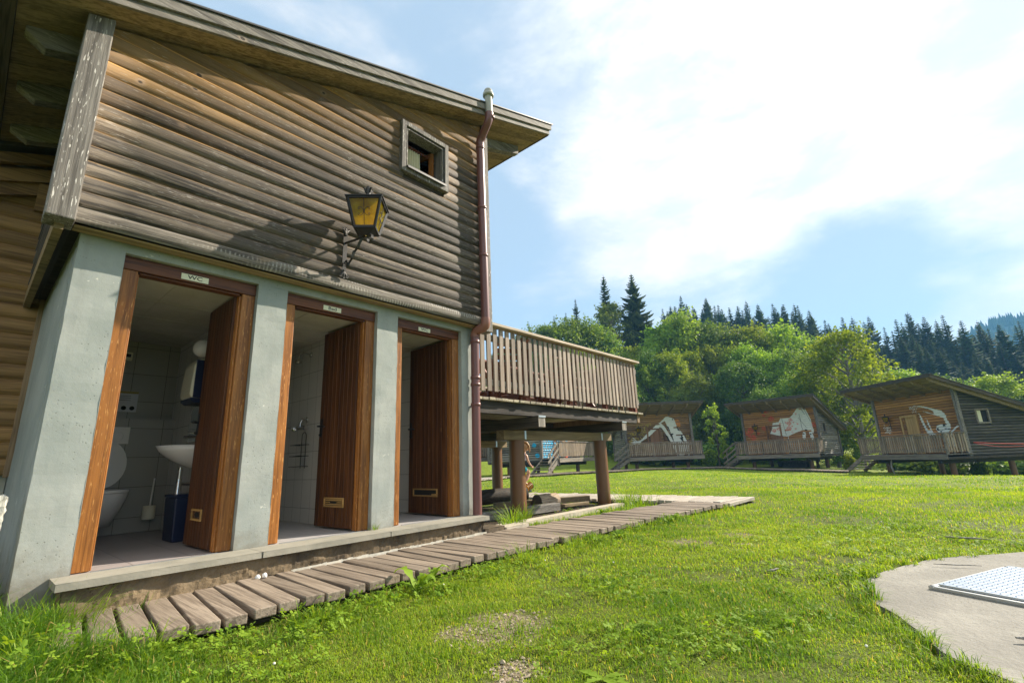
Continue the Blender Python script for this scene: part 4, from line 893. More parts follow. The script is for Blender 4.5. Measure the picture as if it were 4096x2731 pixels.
for zz in (.065, .045, .02): mb.bx(-.13, .10, -.004, -.0032, zz, zz+.004)
mb.build('pictogram', MT['ink'], t, world=False)
t = empty('motion_sensor', (-2.83, 2.418, 1.80), 0, 'small square sensor box high on the tiled back wall', 'sensor')
mb = MB(); mb.bx(-.045, .045, -.035, 0, -.045, .045); mb.build('housing', MT['cream'], t, world=False, bevel=.006)
mb = MB(); mb.bx(-.028, .028, -.045, -.0355, -.012, .022); mb.build('lens', MT['black'], t, world=False, bevel=.003)
t = empty('shower_fixture', (-1.322, 1.33, 1.84), 0, 'chrome shower head on a bent arm in the middle room', 'shower head')
mb = MB(); mb.lathe([(.03, 0), (.03, .008), (.012, .012)], (0, 0, 0), (-1, 0, 0), 16); mb.tube([(-.01, 0, 0), (-.09, 0, .01), (-.13, 0, -.015), (-.145, 0, -.055)], .009, 10); mb.build('arm', MT['chrome'], t, world=False)
mb = MB(); mb.lathe([(.012, 0), (.028, -.03), (.036, -.06), (.034, -.07), (.0, -.072)], (-.145, 0, -.05), (0, 0, 1), 16); mb.build('rose', MT['chrome'], t, world=False)
t = empty('shower_mixer', (-1.322, 1.33, 1.0), 0, 'chrome shower mixer tap on the tiles of the middle room', 'mixer tap')
mb = MB(); mb.lathe([(.03, 0), (.03, .008), (.013, .012)], (0, 0, .09), (-1, 0, 0), 14); mb.tube([(-.0, 0, .09), (-.06, 0, .085), (-.075, 0, .04), (-.075, 0, -.02)], .012, 10); mb.tube([(-.075, -.11, -.01), (-.075, .11, -.01)], .02, 12); mb.tube([(-.075, -.15, -.01), (-.075, -.11, -.01)], .028, 12); mb.tube([(-.075, .11, -.01), (-.075, .15, -.01)], .028, 12); mb.tube([(-.075, 0, -.01), (-.15, -.06, -.03), (-.17, -.10, -.03)], .008, 8); mb.build('body', MT['chrome'], t, world=False)
t = empty('wire_rack', (-1.322, 1.33, .56), 0, 'wire soap rack hanging below the shower mixer', 'soap rack')
mb = MB(); mb.tube([(-.02, -.05, 0), (-.02, -.05, .34)]+[(-.02, .05*math.cos(a), .34+.05*math.sin(a)) for a in np.linspace(PI, 0, 9)]+[(-.02, .05, .34), (-.02, .05, 0)], .004, 6)
for z in (.02, .13, .25):
    mb.tube([(-.01, -.11, z), (-.12, -.11, z), (-.12, .11, z), (-.01, .11, z)], .004, 6)
    for k in range(5): mb.tube([(-.01, -.08+.04*k, z), (-.12, -.08+.04*k, z)], .002, 4)
mb.build('wire', MT['black'], t, world=False)
t = empty('small_window', (-.75, 2.296, 1.62), 0, 'wooden window at the back of the right room', 'window')
mb = MB(); mb.bx(-.3, .3, -.05, 0, .20, .27); mb.bx(-.3, .3, -.05, 0, -.27, -.2); mb.bx(-.3, -.23, -.05, 0, -.2, .2); mb.bx(.23, .3, -.05, 0, -.2, .2); mb.build('frame', MT['frame_x'], t, world=False)
mb = MB(); mb.bx(-.23, .23, -.02, -.01, -.2, .2); mb.build('pane', MT['ceramic'], t, world=False)

# weathered post end beside the concrete wall at the left
t = empty('weathered_post', (-3.74, -.03, -.27), 0, 'rough sun bleached timber post standing left of the concrete wall', 'post')
mb = MB(); vs = []; K = 24
for j in range(30):
    for i in range(K):
        a = 2*PI*i/K; q = 1/max(abs(math.cos(a)), abs(math.sin(a)))**.8; z = .74*j/29
        p = Vector((.10*q*math.cos(a), .10*q*math.sin(a), z)); e = 1+.22*mnoise.noise(Vector((p.x*22, p.y*22, z*16)))+.12*mnoise.noise(Vector((p.x*40, p.y*40, z*60)))
        vs.append((p.x*e, p.y*e, z+.03*mnoise.noise(p*20)*(j == 29)))
mb.add(vs, [(j*K+i, j*K+(i+1) % K, (j+1)*K+(i+1) % K, (j+1)*K+i) for j in range(29) for i in range(K)]+[tuple(29*K+i for i in range(K))], .5, 0, False); mb.build('timber', wood('bleached_timber', 2, (.18, .17, .15), (.55, .54, .48), (.35, .36, .3), knots=0, bmp=1), t, world=False)

# small leftovers on the ledge
t = MB(); t.lathe([(.0, 0), (.016, .004), (.018, .02), (.012, .03), (0, .032)], (-2.37, -.27, -.165), (.6, -.5, .5), 12); t.build('pebble', MT['ceramic'], label='left one of the two white knobs on the edge of the slatted walkway', cat='knob', group='white knobs by the foundation')
t = MB(); t.lathe([(.0, 0), (.016, .004), (.019, .022), (.012, .03), (0, .032)], (-2.325, -.265, -.158), (.8, -.5, .2), 12); t.build('pebble', MT['ceramic'], label='right one of the two white knobs on the edge of the slatted walkway', cat='knob', group='white knobs by the foundation')

# ------------------------------------------------------------------ terrace on steel columns
T = empty('timber_terrace', (2.4, 2.2, -.27), 0, 'raised timber terrace with slatted railing on brown steel columns', 'terrace')
ZD = 1.342; TX0, TX1, TY0, TY1 = .10, 4.64, .21, 4.2
mb = MB(); x = TX0
while x < TX1-.05:
    mb.bx(x+.003, x+.113, TY0-.03+random.uniform(-.012, .008), TY1, ZD-.034, ZD+random.uniform(-.002, .002)); x += .1175
mb.build('deck_boards', MT['deckend'], T, bevel=.004)
mb = MB(); mb.bx(TX0, TX1-.13, TY0+.03, TY0+.11, 1.145, ZD-.036); mb.bx(TX0, TX1-.13, 2.2, 2.28, 1.145, ZD-.036); mb.bx(TX0, TX1-.13, TY1-.11, TY1-.03, 1.145, ZD-.036)
mb.build('rim_beam', MT['rim'], T, bevel=.006)
mb = MB(); mb.bx(TX1-.128, TX1-.03, TY0+.02, TY1-.02, 1.16, ZD-.037); mb.build('end_beam', MT['warm_z'], T, bevel=.004)
for x in (1.45, 3.80):
    mb = MB(); mb.bx(x-.075, x+.075, .14, 4.3, .992, 1.142); bo = mb.build('floor_beam', MT['dark_y'], T, bevel=.004)
    mb = MB(); mb.bx(x-.08, x+.08, .125, .20, 1.143, 1.150); mb.bx(x-.08, x+.08, .125, .135, 1.125, 1.143); mb.build('metal_cap', MT['steel'], bo, world=False)
    mb = MB(); mb.bx(x-.074, x+.074, .134, .139, .993, 1.124); mb.build('beam_end', MT['grey_z'], bo, world=False)
for y in (.80, 3.50):
    mb = MB(); mb.bx(1.30, 4.35, y-.075, y+.075, .85, .99); bo = mb.build('cross_beam', MT['glulam'], T, bevel=.004)
    mb = MB()
    for x in (1.78, 4.0): mb.bx(x-.02, x+.02, y-.082, y-.0755, .86, .985)
    mb.build('bracket_plate', MT['steel'], bo, world=False)
for x, y in ((1.70, .84), (3.98, .77), (1.76, 3.5), (4.08, 3.5)):
    mb = MB(); mb.lathe([(.118, -.35), (.118, 1.112)], (x, y, -.262), (0, 0, 1), 28); mb.lathe([(.15, 1.104), (.15, 1.112)], (x, y, -.262), (0, 0, 1), 4)
    mb.build('column', MT['column'], T)
# railing: slats outside, two rails, cap board
def railing(p, q, name, first_new=False, skip=0):
    p, q = Vector(p), Vector(q); L = (q-p).length; e = (q-p).normalized(); o = Vector((e.y, -e.x, 0)); R = rot_of(e, (0, 0, 1))
    g = MB(); g.obox((p+q)/2+Vector((0, 0, .992-.02))-o*.0, (L+.04, .135, .038), R, mi=0); rl = g.build(name, MT['cap'], T, bevel=.005)
    g = MB()
    for z in (.80, .20): g.obox((p+q)/2-o*.035+Vector((0, 0, z)), (L, .035, .085), R)
    k = int(L/1.3)+1
    g.build('rail', MT['redwood'] if False else MT['cab_grey'], rl, world=False)
    for i in range(k+1): 
        g = MB(); c = p+e*(.05+(L-.10)*i/k)-o*.10; g.obox(c+Vector((0, 0, .47)), (.075, .075, .94), R); g.build('railing_post', MT['redwood'], rl, world=False)
    i = 0; s = .02; g = MB()
    while s < L-.06:
        j = random.uniform(-.006, .006); tl = random.uniform(-.004, .004); g1 = MB() if (first_new and i == 0) else g
        c = p+e*(s+.0375)-o*.006+Vector((0, 0, .505+j)); g1.obox(c, (.074, .02, .845), R @ Matrix.Rotation(tl, 3, 'Y'))
        if g1 is not g: g1.build('slat', MT['slat_new'], rl, world=False, bevel=.003, label='newer honey coloured slat')
        s += .122; i += 1
    g.build('slat_panel', MT['slat'], rl, world=False, bevel=.003)
railing((.20, TY0, ZD), (TX1, TY0, ZD), 'front_railing', True)
railing((TX1-.02, TY0+.08, ZD), (TX1-.02, TY1, ZD), 'side_railing')
railing((TX1, TY1, ZD), (.2, TY1, ZD), 'back_railing')
mb = MB(); mb.bx(.205, .29, TY0+.03, TY0+.115, ZD, ZD+.95); mb.build('end_post', MT['slat_new'], T, bevel=.004)
def picnic(loc, rz, lb):
    t = empty('picnic_table', loc, rz, lb, 'picnic table', 'red brown picnic tables on the terrace')
    mb = MB()
    for k in range(5): mb.bx(-.85, .85, -.36+.145*k, -.36+.145*k+.135, .70, .735)
    mb.build('table_top', MT['redwood'], t, world=False, bevel=.004)
    for sy in (-1, 1):
        mb = MB(); [mb.bx(-.85, .85, *(sorted((sy*(.58+.14*k), sy*(.70+.14*k)))), .42, .455) for k in (0, 1)]; mb.build('bench_seat', MT['redwood'], t, world=False, bevel=.004)
    for sx in (-.62, .62):
        mb = MB(); mb.bx(sx-.03, sx+.03, -.84, .84, .34, .42); mb.bx(sx-.03, sx+.03, -.36, .36, .62, .70)
        for sy in (-1, 1): mb.beam((sx+.05, sy*.68, 0), (sx+.05, sy*.24, .70), .10, .04, (1, 0, 0))
        mb.build('leg', MT['redwood'], t, world=False, bevel=.004)
    return t
picnic((1.75, 1.45, ZD), .12, 'red brown picnic table behind the railing slats nearest the house wall')
picnic((3.45, 1.55, ZD), -.08, 'red brown picnic table behind the railing slats at the far end of the terrace')
def chair(loc, rz, lb):
    t = empty('garden_chair', loc, rz, lb, 'chair', 'red chairs on the terrace'); mb = MB()
    for k in range(4): mb.bx(-.22, .22, -.2+.105*k, -.11+.105*k, .43, .455)
    mb.build('seat', MT['redwood'], t, world=False, bevel=.004)
    for sx in (-.24, .24):
        mb = MB(); mb.beam((sx, -.24, 0), (sx, .18, .62), .035, .05, (1, 0, 0)); mb.beam((sx, .26, 0), (sx, .16, .45), .035, .05, (1, 0, 0)); mb.beam((sx, .17, .40), (sx, .32, .90), .035, .055, (1, 0, 0)); mb.build('leg', MT['redwood'], t, world=False, bevel=.006)
    mb = MB()
    for k in range(4): mb.beam((-.22, .22+.03*k, .55+.09*k), (.22, .22+.03*k, .55+.09*k), .018, .075, (0, -.27, .96))
    mb.build('backrest', MT['redwood'], t, world=False, bevel=.004); return t
chair((1.28, .62, ZD), 2.6, 'red stained folding chair close behind the terrace railing near the house')
chair((2.55, .70, ZD), 2.9, 'red stained folding chair behind the middle of the terrace railing')
# things lying under the terrace
def cut_log(p, q, r, label, mat='logcut'):
    t = empty('cut_log', Vector(p), 0, label, 'log', 'logs lying under the terrace'); d_ = Vector(q)-Vector(p); mb = MB(); K = 20; vs = []
    ax = d_.normalized(); A = ax.orthogonal().normalized(); B = ax.cross(A)
    for j in range(9):
        for i in range(K):
            a = 2*PI*i/K; e = 1+.10*mnoise.noise(Vector((math.cos(a)*2, math.sin(a)*2, j*.5+p[0])))+.06*mnoise.noise(Vector((math.cos(a)*7, math.sin(a)*7, j*1.5)))
            vs.append(d_*j/8+(A*math.cos(a)+B*math.sin(a))*r*e)
    mb.add(vs, [(j*K+i, j*K+(i+1) % K, (j+1)*K+(i+1) % K, (j+1)*K+i) for j in range(8) for i in range(K)], .5, 0, True); mb.build('bark', MT[mat], t, world=False)
    mb = MB(); mb.add(vs[:K], [tuple(range(K))[::-1]]); mb.add(vs[-K:], [tuple(range(K))]); mb.build('cut_face', MT['endgrain'], t, world=False)
cut_log((2.80, 1.38, -.15), (3.28, 1.34, -.15), .12, 'short barked log with its sawn face showing between the two front columns')
cut_log((2.6, 2.75, -.10), (3.75, 2.45, -.10), .14, 'long dark log behind the left front column of the terrace', 'dark')
def lying_beam(p, q, w, h, mat, lb, nm='timber_beam'):
    mb = MB(); mb.beam(p, q, w, h); return mb.build(nm, MT[mat], bevel=.006, label=lb, cat='beam', group='timbers lying under the terrace')
lying_beam((2.25, 1.86, -.17), (4.0, 1.12, -.17), .12, .09, 'glulam', 'brown squared beam on the ground reaching the right front column')
lying_beam((.35, 1.15, -.2), (2.75, .92, -.2), .14, .12, 'grey_x', 'grey squared beam on the ground behind the left front column')
lying_beam((2.95, .95, -.21), (3.55, .86, -.21), .10, .05, 'glulam', 'short brown plank lying in front of the barked log')
lying_beam((1.2, 2.9, -.16), (2.2, 2.6, -.16), .2, .16, 'dark', 'dark squared block lying beside the back columns')
mb = MB(); vs = []
for j in range(11):
    for i in range(18):
        a = 2*PI*i/18; u = (j/10-.5)*2; q = math.sqrt(max(.02, 1-abs(u)**3)); p = Vector((u*.42, .2*q*math.cos(a), .12*q*math.sin(a)+.1)); e = mnoise.noise(p*9)*.05
        vs.append(p*(1+e*2)+Vector((0, 0, e*.4)))
mb.add(vs, [(j*18+i, j*18+(i+1) % 18, (j+1)*18+(i+1) % 18, (j+1)*18+i) for j in range(10) for i in range(18)], .5, 0, True)
o = mb.build('plastic_sack', plain('black_sack', (.02, .022, .028), .28, 0, .2), label='shiny black plastic sack on the ground beside the downpipe', cat='sack'); o.location = (1.35, 1.75, -.28)
# kerb and low stone blocks at the house corner
mb = MB(); rough_box(mb, .55, 3.6, .16, .34, -.40, -.205, .08, .006); mb.build('concrete_kerb', MT['kerb'], label='long pale concrete kerb running along the front of the terrace', cat='kerb')
mb = MB(); rough_box(mb, -.085, .22, -.23, .0, -.40, -.13, .05, .006); mb.build('stone_block', MT['found'], label='rough stone block against the end of the house foundation', cat='stone block')
mb = MB(); rough_box(mb, .23, .62, -.25, -.06, -.40, -.15, .05, .008); mb.build('stone_block', MT['kerb'], label='low pale stone block between the foundation end and the grass tuft', cat='stone block')

# ------------------------------------------------------------------ slatted walkways
def walkway(name, pts, width, pitch, mat, label, zoff=.0, thick=.052, zf=None, group='slatted timber walkways', gap=.019, jit=.02, inner=None):
    pts = [Vector((*p, 0)) for p in pts]; L = [0]
    for a, b in zip(pts[:-1], pts[1:]): L.append(L[-1]+(b-a).length)
    def at(s):
        for i in range(len(pts)-1):
            if s <= L[i+1] or i == len(pts)-2:
                tt = (s-L[i])/(L[i+1]-L[i]); return pts[i].lerp(pts[i+1], tt)
    def dr(s): return (at(min(L[-1], s+.5))-at(max(0, s-.5))).normalized()
    t = empty(name, pts[0]+Vector((0, 0, zf(pts[0].x, pts[0].y)-.06)), 0, label, 'walkway', group)
    mb = MB(); s = pitch/2
    while s < L[-1]:
        c, e = at(s), dr(s); w = width+random.uniform(-jit, jit); sk = random.uniform(-.012, .012)
        R = rot_of(e, (0, 0, 1)) @ Matrix.Rotation(sk, 3, 'Z') @ Matrix.Rotation(random.uniform(-.012, .012), 3, 'X') @ Matrix.Rotation(random.uniform(-.02, .02), 3, 'Y')
        c = c+Vector((0, 0, zf(c.x, c.y)-thick/2+random.uniform(-.004, .004)))
        mb.obox(c+R@Vector((0, random.uniform(-jit, jit)*.5, 0)), (pitch-gap+random.uniform(-.006, .004), w, thick), R); s += pitch
    mb.build('planks', MT[mat], t, bevel=.006)
    mb = MB()
    for off in (-width*.36, width*.36):
        s = 0
        while s < L[-1]-.1:
            s2 = min(L[-1], s+1.2); a, b = at(s), at(s2); ea, eb = dr(s), dr(s2)
            pa = a+Vector((-ea.y, ea.x, 0))*off; pb = b+Vector((-eb.y, eb.x, 0))*off
            mb.beam(pa+Vector((0, 0, zf(a.x, a.y)-thick-.055)), pb+Vector((0, 0, zf(b.x, b.y)-thick-.055)), .07, .10); s = s2
    mb.build('bearer', MT['dark'], t)
    return t
z1f = lambda x, y: -.166-.006*max(0, x+1)-.004*max(0, -2.2-x)*4
walkway('slatted_walkway', [(-3.42, -.52), (-3.0, -.58), (-2.4, -.635), (-1.6, -.66), (0, -.665), (1.5, -.745), (3.98, -.95)], .83, .131, 'plank', 'brown slatted walkway running along the front of the house', zf=z1f, jit=.035)
z2f = lambda x, y: -.19-.004*max(0, y)
walkway('slatted_walkway', [(4.52, -1.45), (4.58, -.5), (4.66, 1.5), (4.82, 4.0), (5.0, 6.5), (5.3, 9.3), (7.2, 11.3), (9.8, 11.9), (13.6, 12.4)], 1.08, .135, 'plank_x', 'pale slatted walkway passing beyond the end of the terrace', zf=lambda x, y: max(z2f(x, y), gz(x, y)+.10) if y > 5 else z2f(x, y))
walkway('slatted_walkway', [(13.7, 12.45), (17, 12.2), (20.5, 11.35), (24.3, 10.9), (27.0, 9.3), (28.6, 7.4), (29.3, 4.2), (29.4, .2)], 1.1, .14, 'plank', 'long grey walkway curving past the steps of the far cabins', zf=lambda x, y: gz(x, y)+.12)

# ------------------------------------------------------------------ cabins on stilts round the lawn
CW, CP, CH = 5.1, 1.30, .135       # deck width, porch depth, log height; local x along the front, y backwards, z = 0 deck level
WX0, WX1, WY1 = .22, 4.88, 5.1
RA, RB = 3.42, -.348               # soffit plane z = RA + RB y
CWZ = -.12
def cabin(loc, rz, label, frontmat, sidemat, hand, rails=True, door='cab_doord', ground=None, stairs=True, win=1):
    """hand -1: steps at the left end of the deck"""
    t = empty('stilt_cabin', loc, rz, label, 'cabin', 'stilt cabins round the lawn')
    P = lambda *a: Vector(a); kw = dict(world=False)
    mb = MB(); logwall(mb, (WX0, CP, 0), (1, 0, 0), (0, -1, 0), WX1-WX0, CWZ, RA+RB*CP, CH, .05, (RA+RB*CP-.02, 0), [(1.72, 2.68, -.2, 1.95)], jit=.006, seg=.7)
    mb.bx(WX0, WX1, CP+.002, CP+.06, CWZ, RA+RB*CP-.05)
    t['_front'] = 1; mb.build('front_wall', MT[frontmat], t, **kw)
    for x, nx in ((WX0, -1), (WX1, 1)):
        mb = MB(); hole = [(.8, 1.42, 1.35, 1.97)]
        if nx > 0: logwall(mb, (x, CP, 0), (0, 1, 0), (1, 0, 0), WY1-CP, CWZ, 2.98, CH, .055, (RA+RB*CP-.02, RB), hole, jit=.006, seg=.7)
        else: logwall(mb, (x, CP, 0), (0, 1, 0), (-1, 0, 0), WY1-CP, CWZ, 2.98, CH, .055, (RA+RB*CP-.02, RB), hole, jit=.006, seg=.7)
        ix = x-nx*.012; zt = lambda y: RA+RB*y-.04
        for (a, b, f0, f1) in ((CP, CP+.8, lambda y: CWZ, zt), (CP+1.42, WY1, lambda y: CWZ, zt), (CP+.8, CP+1.42, lambda y: CWZ, lambda y: 1.35), (CP+.8, CP+1.42, lambda y: 1.97, zt)):
            mb.prism([(a, f0(a)), (b, f0(b)), (b, f1(b)), (a, f1(a))], lambda u, v, q: (q, u, v), ix-.01, ix+.008)
        mb.build('side_wall', MT[sidemat], t, **kw)
        w = MB(); y0, y1, z0, z1 = CP+.76, CP+1.46, 1.31, 2.01
        for (a, b, c, e) in ((y0, y0+.08, z0, z1), (y1-.08, y1, z0, z1), (y0+.08, y1-.08, z1-.08, z1), (y0+.08, y1-.08, z0, z0+.07)): w.bx(x+(.01 if nx > 0 else -.075), x+(.075 if nx > 0 else -.01), a, b, c, e)
        wo = w.build('window', MT['cab_grey'], t, **kw)
        g = MB(); g.bx(x-.004-nx*.02, x+.004-nx*.02, y0+.08, y1-.08, z0+.07, z1-.08); g.build('pane', MT['shadeblack'], wo, **kw)  # near-black sheet, the dim cabin interior put into its colour
        g = MB(); g.bx(x-.003+nx*.0, x+.003, y0+.10, y0+.34, z0+.08, z1-.09); g.build('curtain', MT['curtain'], wo, **kw)
    mb = MB(); mb.bx(WX0, WX1, WY1-.05, WY1, CWZ, RA+RB*WY1-.04); mb.build('back_wall', MT[sidemat], t, **kw)
    for x in (WX0-.05, WX1+.05):
        for y in (CP-.04, WY1):
            mb = MB(); mb.bx(x-.075, x+.075, y-.075, y+.075, CWZ-.08, RA+RB*y-.005); mb.build('corner_post', MT['grey_z'] if 0 else MT['post'], t, **kw)
    d = MB(); d.bx(1.80, 2.60, CP-.005, CP+.03, .0, 1.87); do = d.build('door', MT[door], t, **kw)
    d = MB(); d.bx(1.70, 1.80, CP-.075, CP+.04, 0, 1.97); d.bx(2.60, 2.70, CP-.075, CP+.04, 0, 1.97); d.bx(1.80, 2.60, CP-.075, CP+.04, 1.87, 1.97); d.build('door_frame', MT[door], do, **kw)
    # roof
    X0, X1, Y0, Y1 = -.32, 5.42, -.22, 5.55; f = lambda y, o=0: RA+RB*y+o
    r = MB(); r.prism([(Y0-.03, f(Y0-.03, .15)), (Y1, f(Y1, .15)), (Y1, f(Y1, .17)), (Y0-.03, f(Y0-.03, .17))], lambda u, v, q: (q, u, v), X0-.03, X1+.03); ro = r.build('roof', MT['tin'], t, **kw)
    r = MB(); y = Y0
    while y < Y1-.1: r.prism([(y, f(y)), (y+.128, f(y+.128)), (y+.128, f(y+.128, .03)), (y, f(y, .03))], lambda u, v, q: (q, u, v), X0+.02, X1-.02); y += .135
    r.build('soffit_boards', MT['cab_roofunder'], ro, **kw)
    r = MB()
    for x in (X0, X1-.03): r.prism([(Y0, f(Y0, -.02)), (Y1, f(Y1, -.02)), (Y1, f(Y1, .149)), (Y0, f(Y0, .149))], lambda u, v, q: (q, u, v), x, x+.03)
    r.bx(X0+.03, X1-.03, Y0-.02, Y0+.005, f(Y0, .0), f(Y0, .148)); r.build('barge_board', MT['dark_y'], ro, **kw)
    for k in range(7):
        x = X0+.16+(X1-X0-.42)*k/6; r = MB(); r.prism([(Y0+.04, f(Y0+.04, -.05)), (Y0+.04, f(Y0+.04, -.001)), (5.3, f(5.3, -.001)), (5.3, f(5.3, -.14)), (Y0+.16, f(Y0+.16, -.15))], lambda u, v, q: (q, u, v), x, x+.10); r.build('rafter', MT['cab_roofunder'], ro, **kw)
    # deck
    mb = MB(); y = .0
    while y < CP: mb.bx(0, CW, y+.004, y+.124, -.04, 0); y += .128
    do = mb.build('deck', MT['cab_grey'], t, **kw)
    mb = MB(); mb.bx(-.02, CW+.02, -.035, -.003, -.24, -.0); mb.build('fascia_board', MT['cab_grey'], do, **kw)
    mb = MB(); mb.bx(.05, CW-.05, .02, 5.1, -.24, -.125 if 0 else -.13); mb.build('floor_frame', MT['dark'], t, **kw)
    for x in (.68, 4.28):
        mb = MB(); mb.bx(x-.09, x+.09, .35, 4.9, -.44, -.245); mb.build('floor_beam', MT['dark_y'], t, **kw)
        for y in (.95, 3.95):
            mb = MB(); gzz = -1.6
            if ground: gzz = ground(x, y)
            mb.lathe([(.12, gzz-.3), (.12, -.443)], (x, y, 0), (0, 0, 1), 20); mb.build('column', MT['column'], t, **kw)
    # railing
    def rl(p, q):
        p, q = P(*p, 0), P(*q, 0); L = (q-p).length; e = (q-p).normalized(); o = P(e.y, -e.x, 0); R = rot_of(e, (0, 0, 1))
        g = MB(); g.obox((p+q)/2+P(0, 0, .945), (L+.03, .13, .04), R); ra = g.build('railing', MT['cab_grey'], t, **kw)
        g = MB(); s = .03
        while s < L-.08:
            g.obox(p+e*(s+.04)+P(0, 0, .49), (.08, .022, .82), R @ Matrix.Rotation(random.uniform(-.008, .008), 3, 'Y')); s += .128
        g.build('slat_panel', MT['cab_rail'], ra, **kw)
        g = MB()
        for z in (.78, .20): g.obox((p+q)/2-o*.035+P(0, 0, z), (L, .04, .09), R)
        for i in range(4): g.obox(p+e*(.05+(L-.1)*i/3)-o*.09+P(0, 0, .46), (.08, .08, .92), R)
        g.build('rail', MT['cab_grey'], ra, **kw)
    rl((0, 0), (CW, 0)); 
    rl((CW, .07), (CW, CP-.12))
    if not stairs: rl((0, CP-.12), (0, .07))
    if stairs:
        drop = -(ground(-.9, .6) if ground else -.8)-.02; ns = max(3, int(round(drop/.19))); run = .25
        g = MB()
        for i in range(ns): g.bx(-run*(i+1)-.02, -run*i+.03, .10, 1.12, -drop*(i+1)/(ns+1)-.04, -drop*(i+1)/(ns+1))
        so_ = g.build('steps', MT['cab_grey'], t, **kw)
        g = MB()
        for y in (.08, 1.14): g.beam((.05, y, -.10), (-run*ns-.12, y, -drop+.0), .05, .20)
        g.build('stringer', MT['cab_grey'], so_, **kw)
        if not rails: return t
        g = MB()
        for z in (.92, .55, .2): g.beam((.0, .02, z), (-run*ns-.05, .02, z-drop*.88), .03, .11, (0, 0, 1))
        for x in (-.06, -run*ns*.75): g.bx(x-.04, x+.04, .04, .12, -drop*(-x)/(run*ns)-.35, .95-drop*(-x)/(run*ns))
        g.build('handrail', MT['cab_grey'], so_, **kw)
    return t
def gl(loc, rz, deck):
    c, s = math.cos(rz), math.sin(rz)
    return lambda x, y: gz(loc[0]+c*x-s*y, loc[1]+s*x+c*y)-deck
CAB = {}
for key, loc, dr_, deck, lb, fm, sm, kw in (
    ('scales', (18.9, 12.55), (.99, .14), .585, 'stilt cabin with blue fish scale paintwork seen between the terrace columns', 'cab_frontg', 'cab_sidel', {}),
    ('frog', (26.25, 12.0), (.675, -.738), .43, 'stilt cabin with a leaping white amphibian painted on its front wall', 'cab_frontg', 'cab_sidel', {}),
    ('bat', (32.2, 6.85), (-.13, -.9915), .27, 'stilt cabin with a hanging white bat and red spots painted on its front', 'cab_front', 'cab_sidel', {}),
    ('horn', (29.45, -.5), (-.707, -.707), .085, 'stilt cabin nearest the right edge with white horned creature painting and dark side wall', 'cab_front', 'cab_side', dict(door='cab_door', rails=False)),
    ('far', (15.6, 21.6), (.86, -.51), .80, 'stilt cabin glimpsed behind the leftmost terrace columns beside the downpipe', 'cab_frontg', 'cab_sidel', {})):
    rz = math.atan2(dr_[1], dr_[0]); CAB[key] = cabin((*loc, deck), rz, lb, fm, sm, -1, ground=gl(loc, rz, deck), **kw)
def FW(key): return dict(parent=CAB[key], o=(0, CP, 0), u=(1, 0, 0), nrm=(0, -1, 0), z0=CWZ, h=CH, d=.05)
def pm(pts, x0, sx, y0, sz): return [(.2+(x-x0)*sx, .93+(y0-y)*sz) for x, y in pts]
def circ(cx, cz, r, n=16, ry=None): return [(cx+r*math.cos(2*PI*i/n), cz+(ry or r)*math.sin(2*PI*i/n)) for i in range(n)]
# frog: pixel outline of the painting scaled to the wall
fm_ = lambda pts: pm(pts, 500, 4.65/1150, 950, 1/232)
mural('mural', MT['paint_w'], polys=[fm_([(555, 970), (640, 938), (560, 922), (635, 908), (570, 872), (650, 895), (595, 822), (690, 905), (760, 888), (880, 785), (1020, 680), (1060, 645), (1130, 615), (1235, 528), (1290, 528), (1300, 590), (1200, 600), (1135, 630), (1190, 670), (1260, 790), (1335, 940), (1290, 950), (1240, 870), (1200, 790), (1150, 710), (1118, 690), (1020, 755), (900, 845), (760, 915), (720, 962), (690, 942), (620, 958)]),
      fm_([(1235, 528), (1290, 528), (1350, 548), (1385, 570), (1420, 690), (1480, 770), (1530, 850), (1575, 950), (1535, 950), (1490, 900), (1475, 860), (1480, 945), (1330, 950), (1320, 860), (1270, 760), (1235, 640), (1215, 590)]),
      fm_([(1290, 955), (1480, 950), (1590, 955), (1590, 1180), (1560, 1180), (1540, 1060), (1480, 1180), (1380, 1180), (1330, 1080)])], ds=.03, label='white amphibian painting', **FW('frog'))
mural('mural', MT['paint_k'], polys=[fm_([(1245, 680), (1270, 690), (1300, 800), (1340, 800), (1345, 820), (1320, 830), (1340, 940), (1325, 930), (1290, 800)]), fm_([(1410, 680), (1440, 720), (1475, 775), (1425, 750)]), fm_([(1480, 815), (1510, 870), (1500, 940), (1480, 930), (1445, 880), (1475, 870)]), fm_([(1200, 810), (1245, 855), (1260, 930), (1290, 950), (1250, 950)]), fm_([(1345, 560), (1372, 572), (1350, 590)])], eps=.008, label='black blotches of the amphibian painting', **FW('frog'))
mural('mural', MT['paint_o'], polys=[fm_([(1395, 590), (1440, 572), (1480, 600), (1488, 660), (1480, 700), (1430, 690), (1410, 640)])], wear=.12, label='orange patch of the painting', **FW('frog'))
rs = random.Random(3); dots = []
for i in range(150):
    u = rs.random(); x = 530+u*430; y = 930-u*330+rs.gauss(0, 70)
    if 620 < y < 980: dots.append((x, y))
mural('mural', MT['paint_y'], polys=[circ(*pm([p], 500, 4.65/1150, 950, 1/232)[0], .055, 8) for p in dots]+[circ(*pm([(1570+rs.random()*40, 840+rs.random()*70)], 500, 4.65/1150, 950, 1/232)[0], .05, 8) for _ in range(10)], ds=.03, wear=.25, label='swarm of small yellow rings', **FW('frog'))
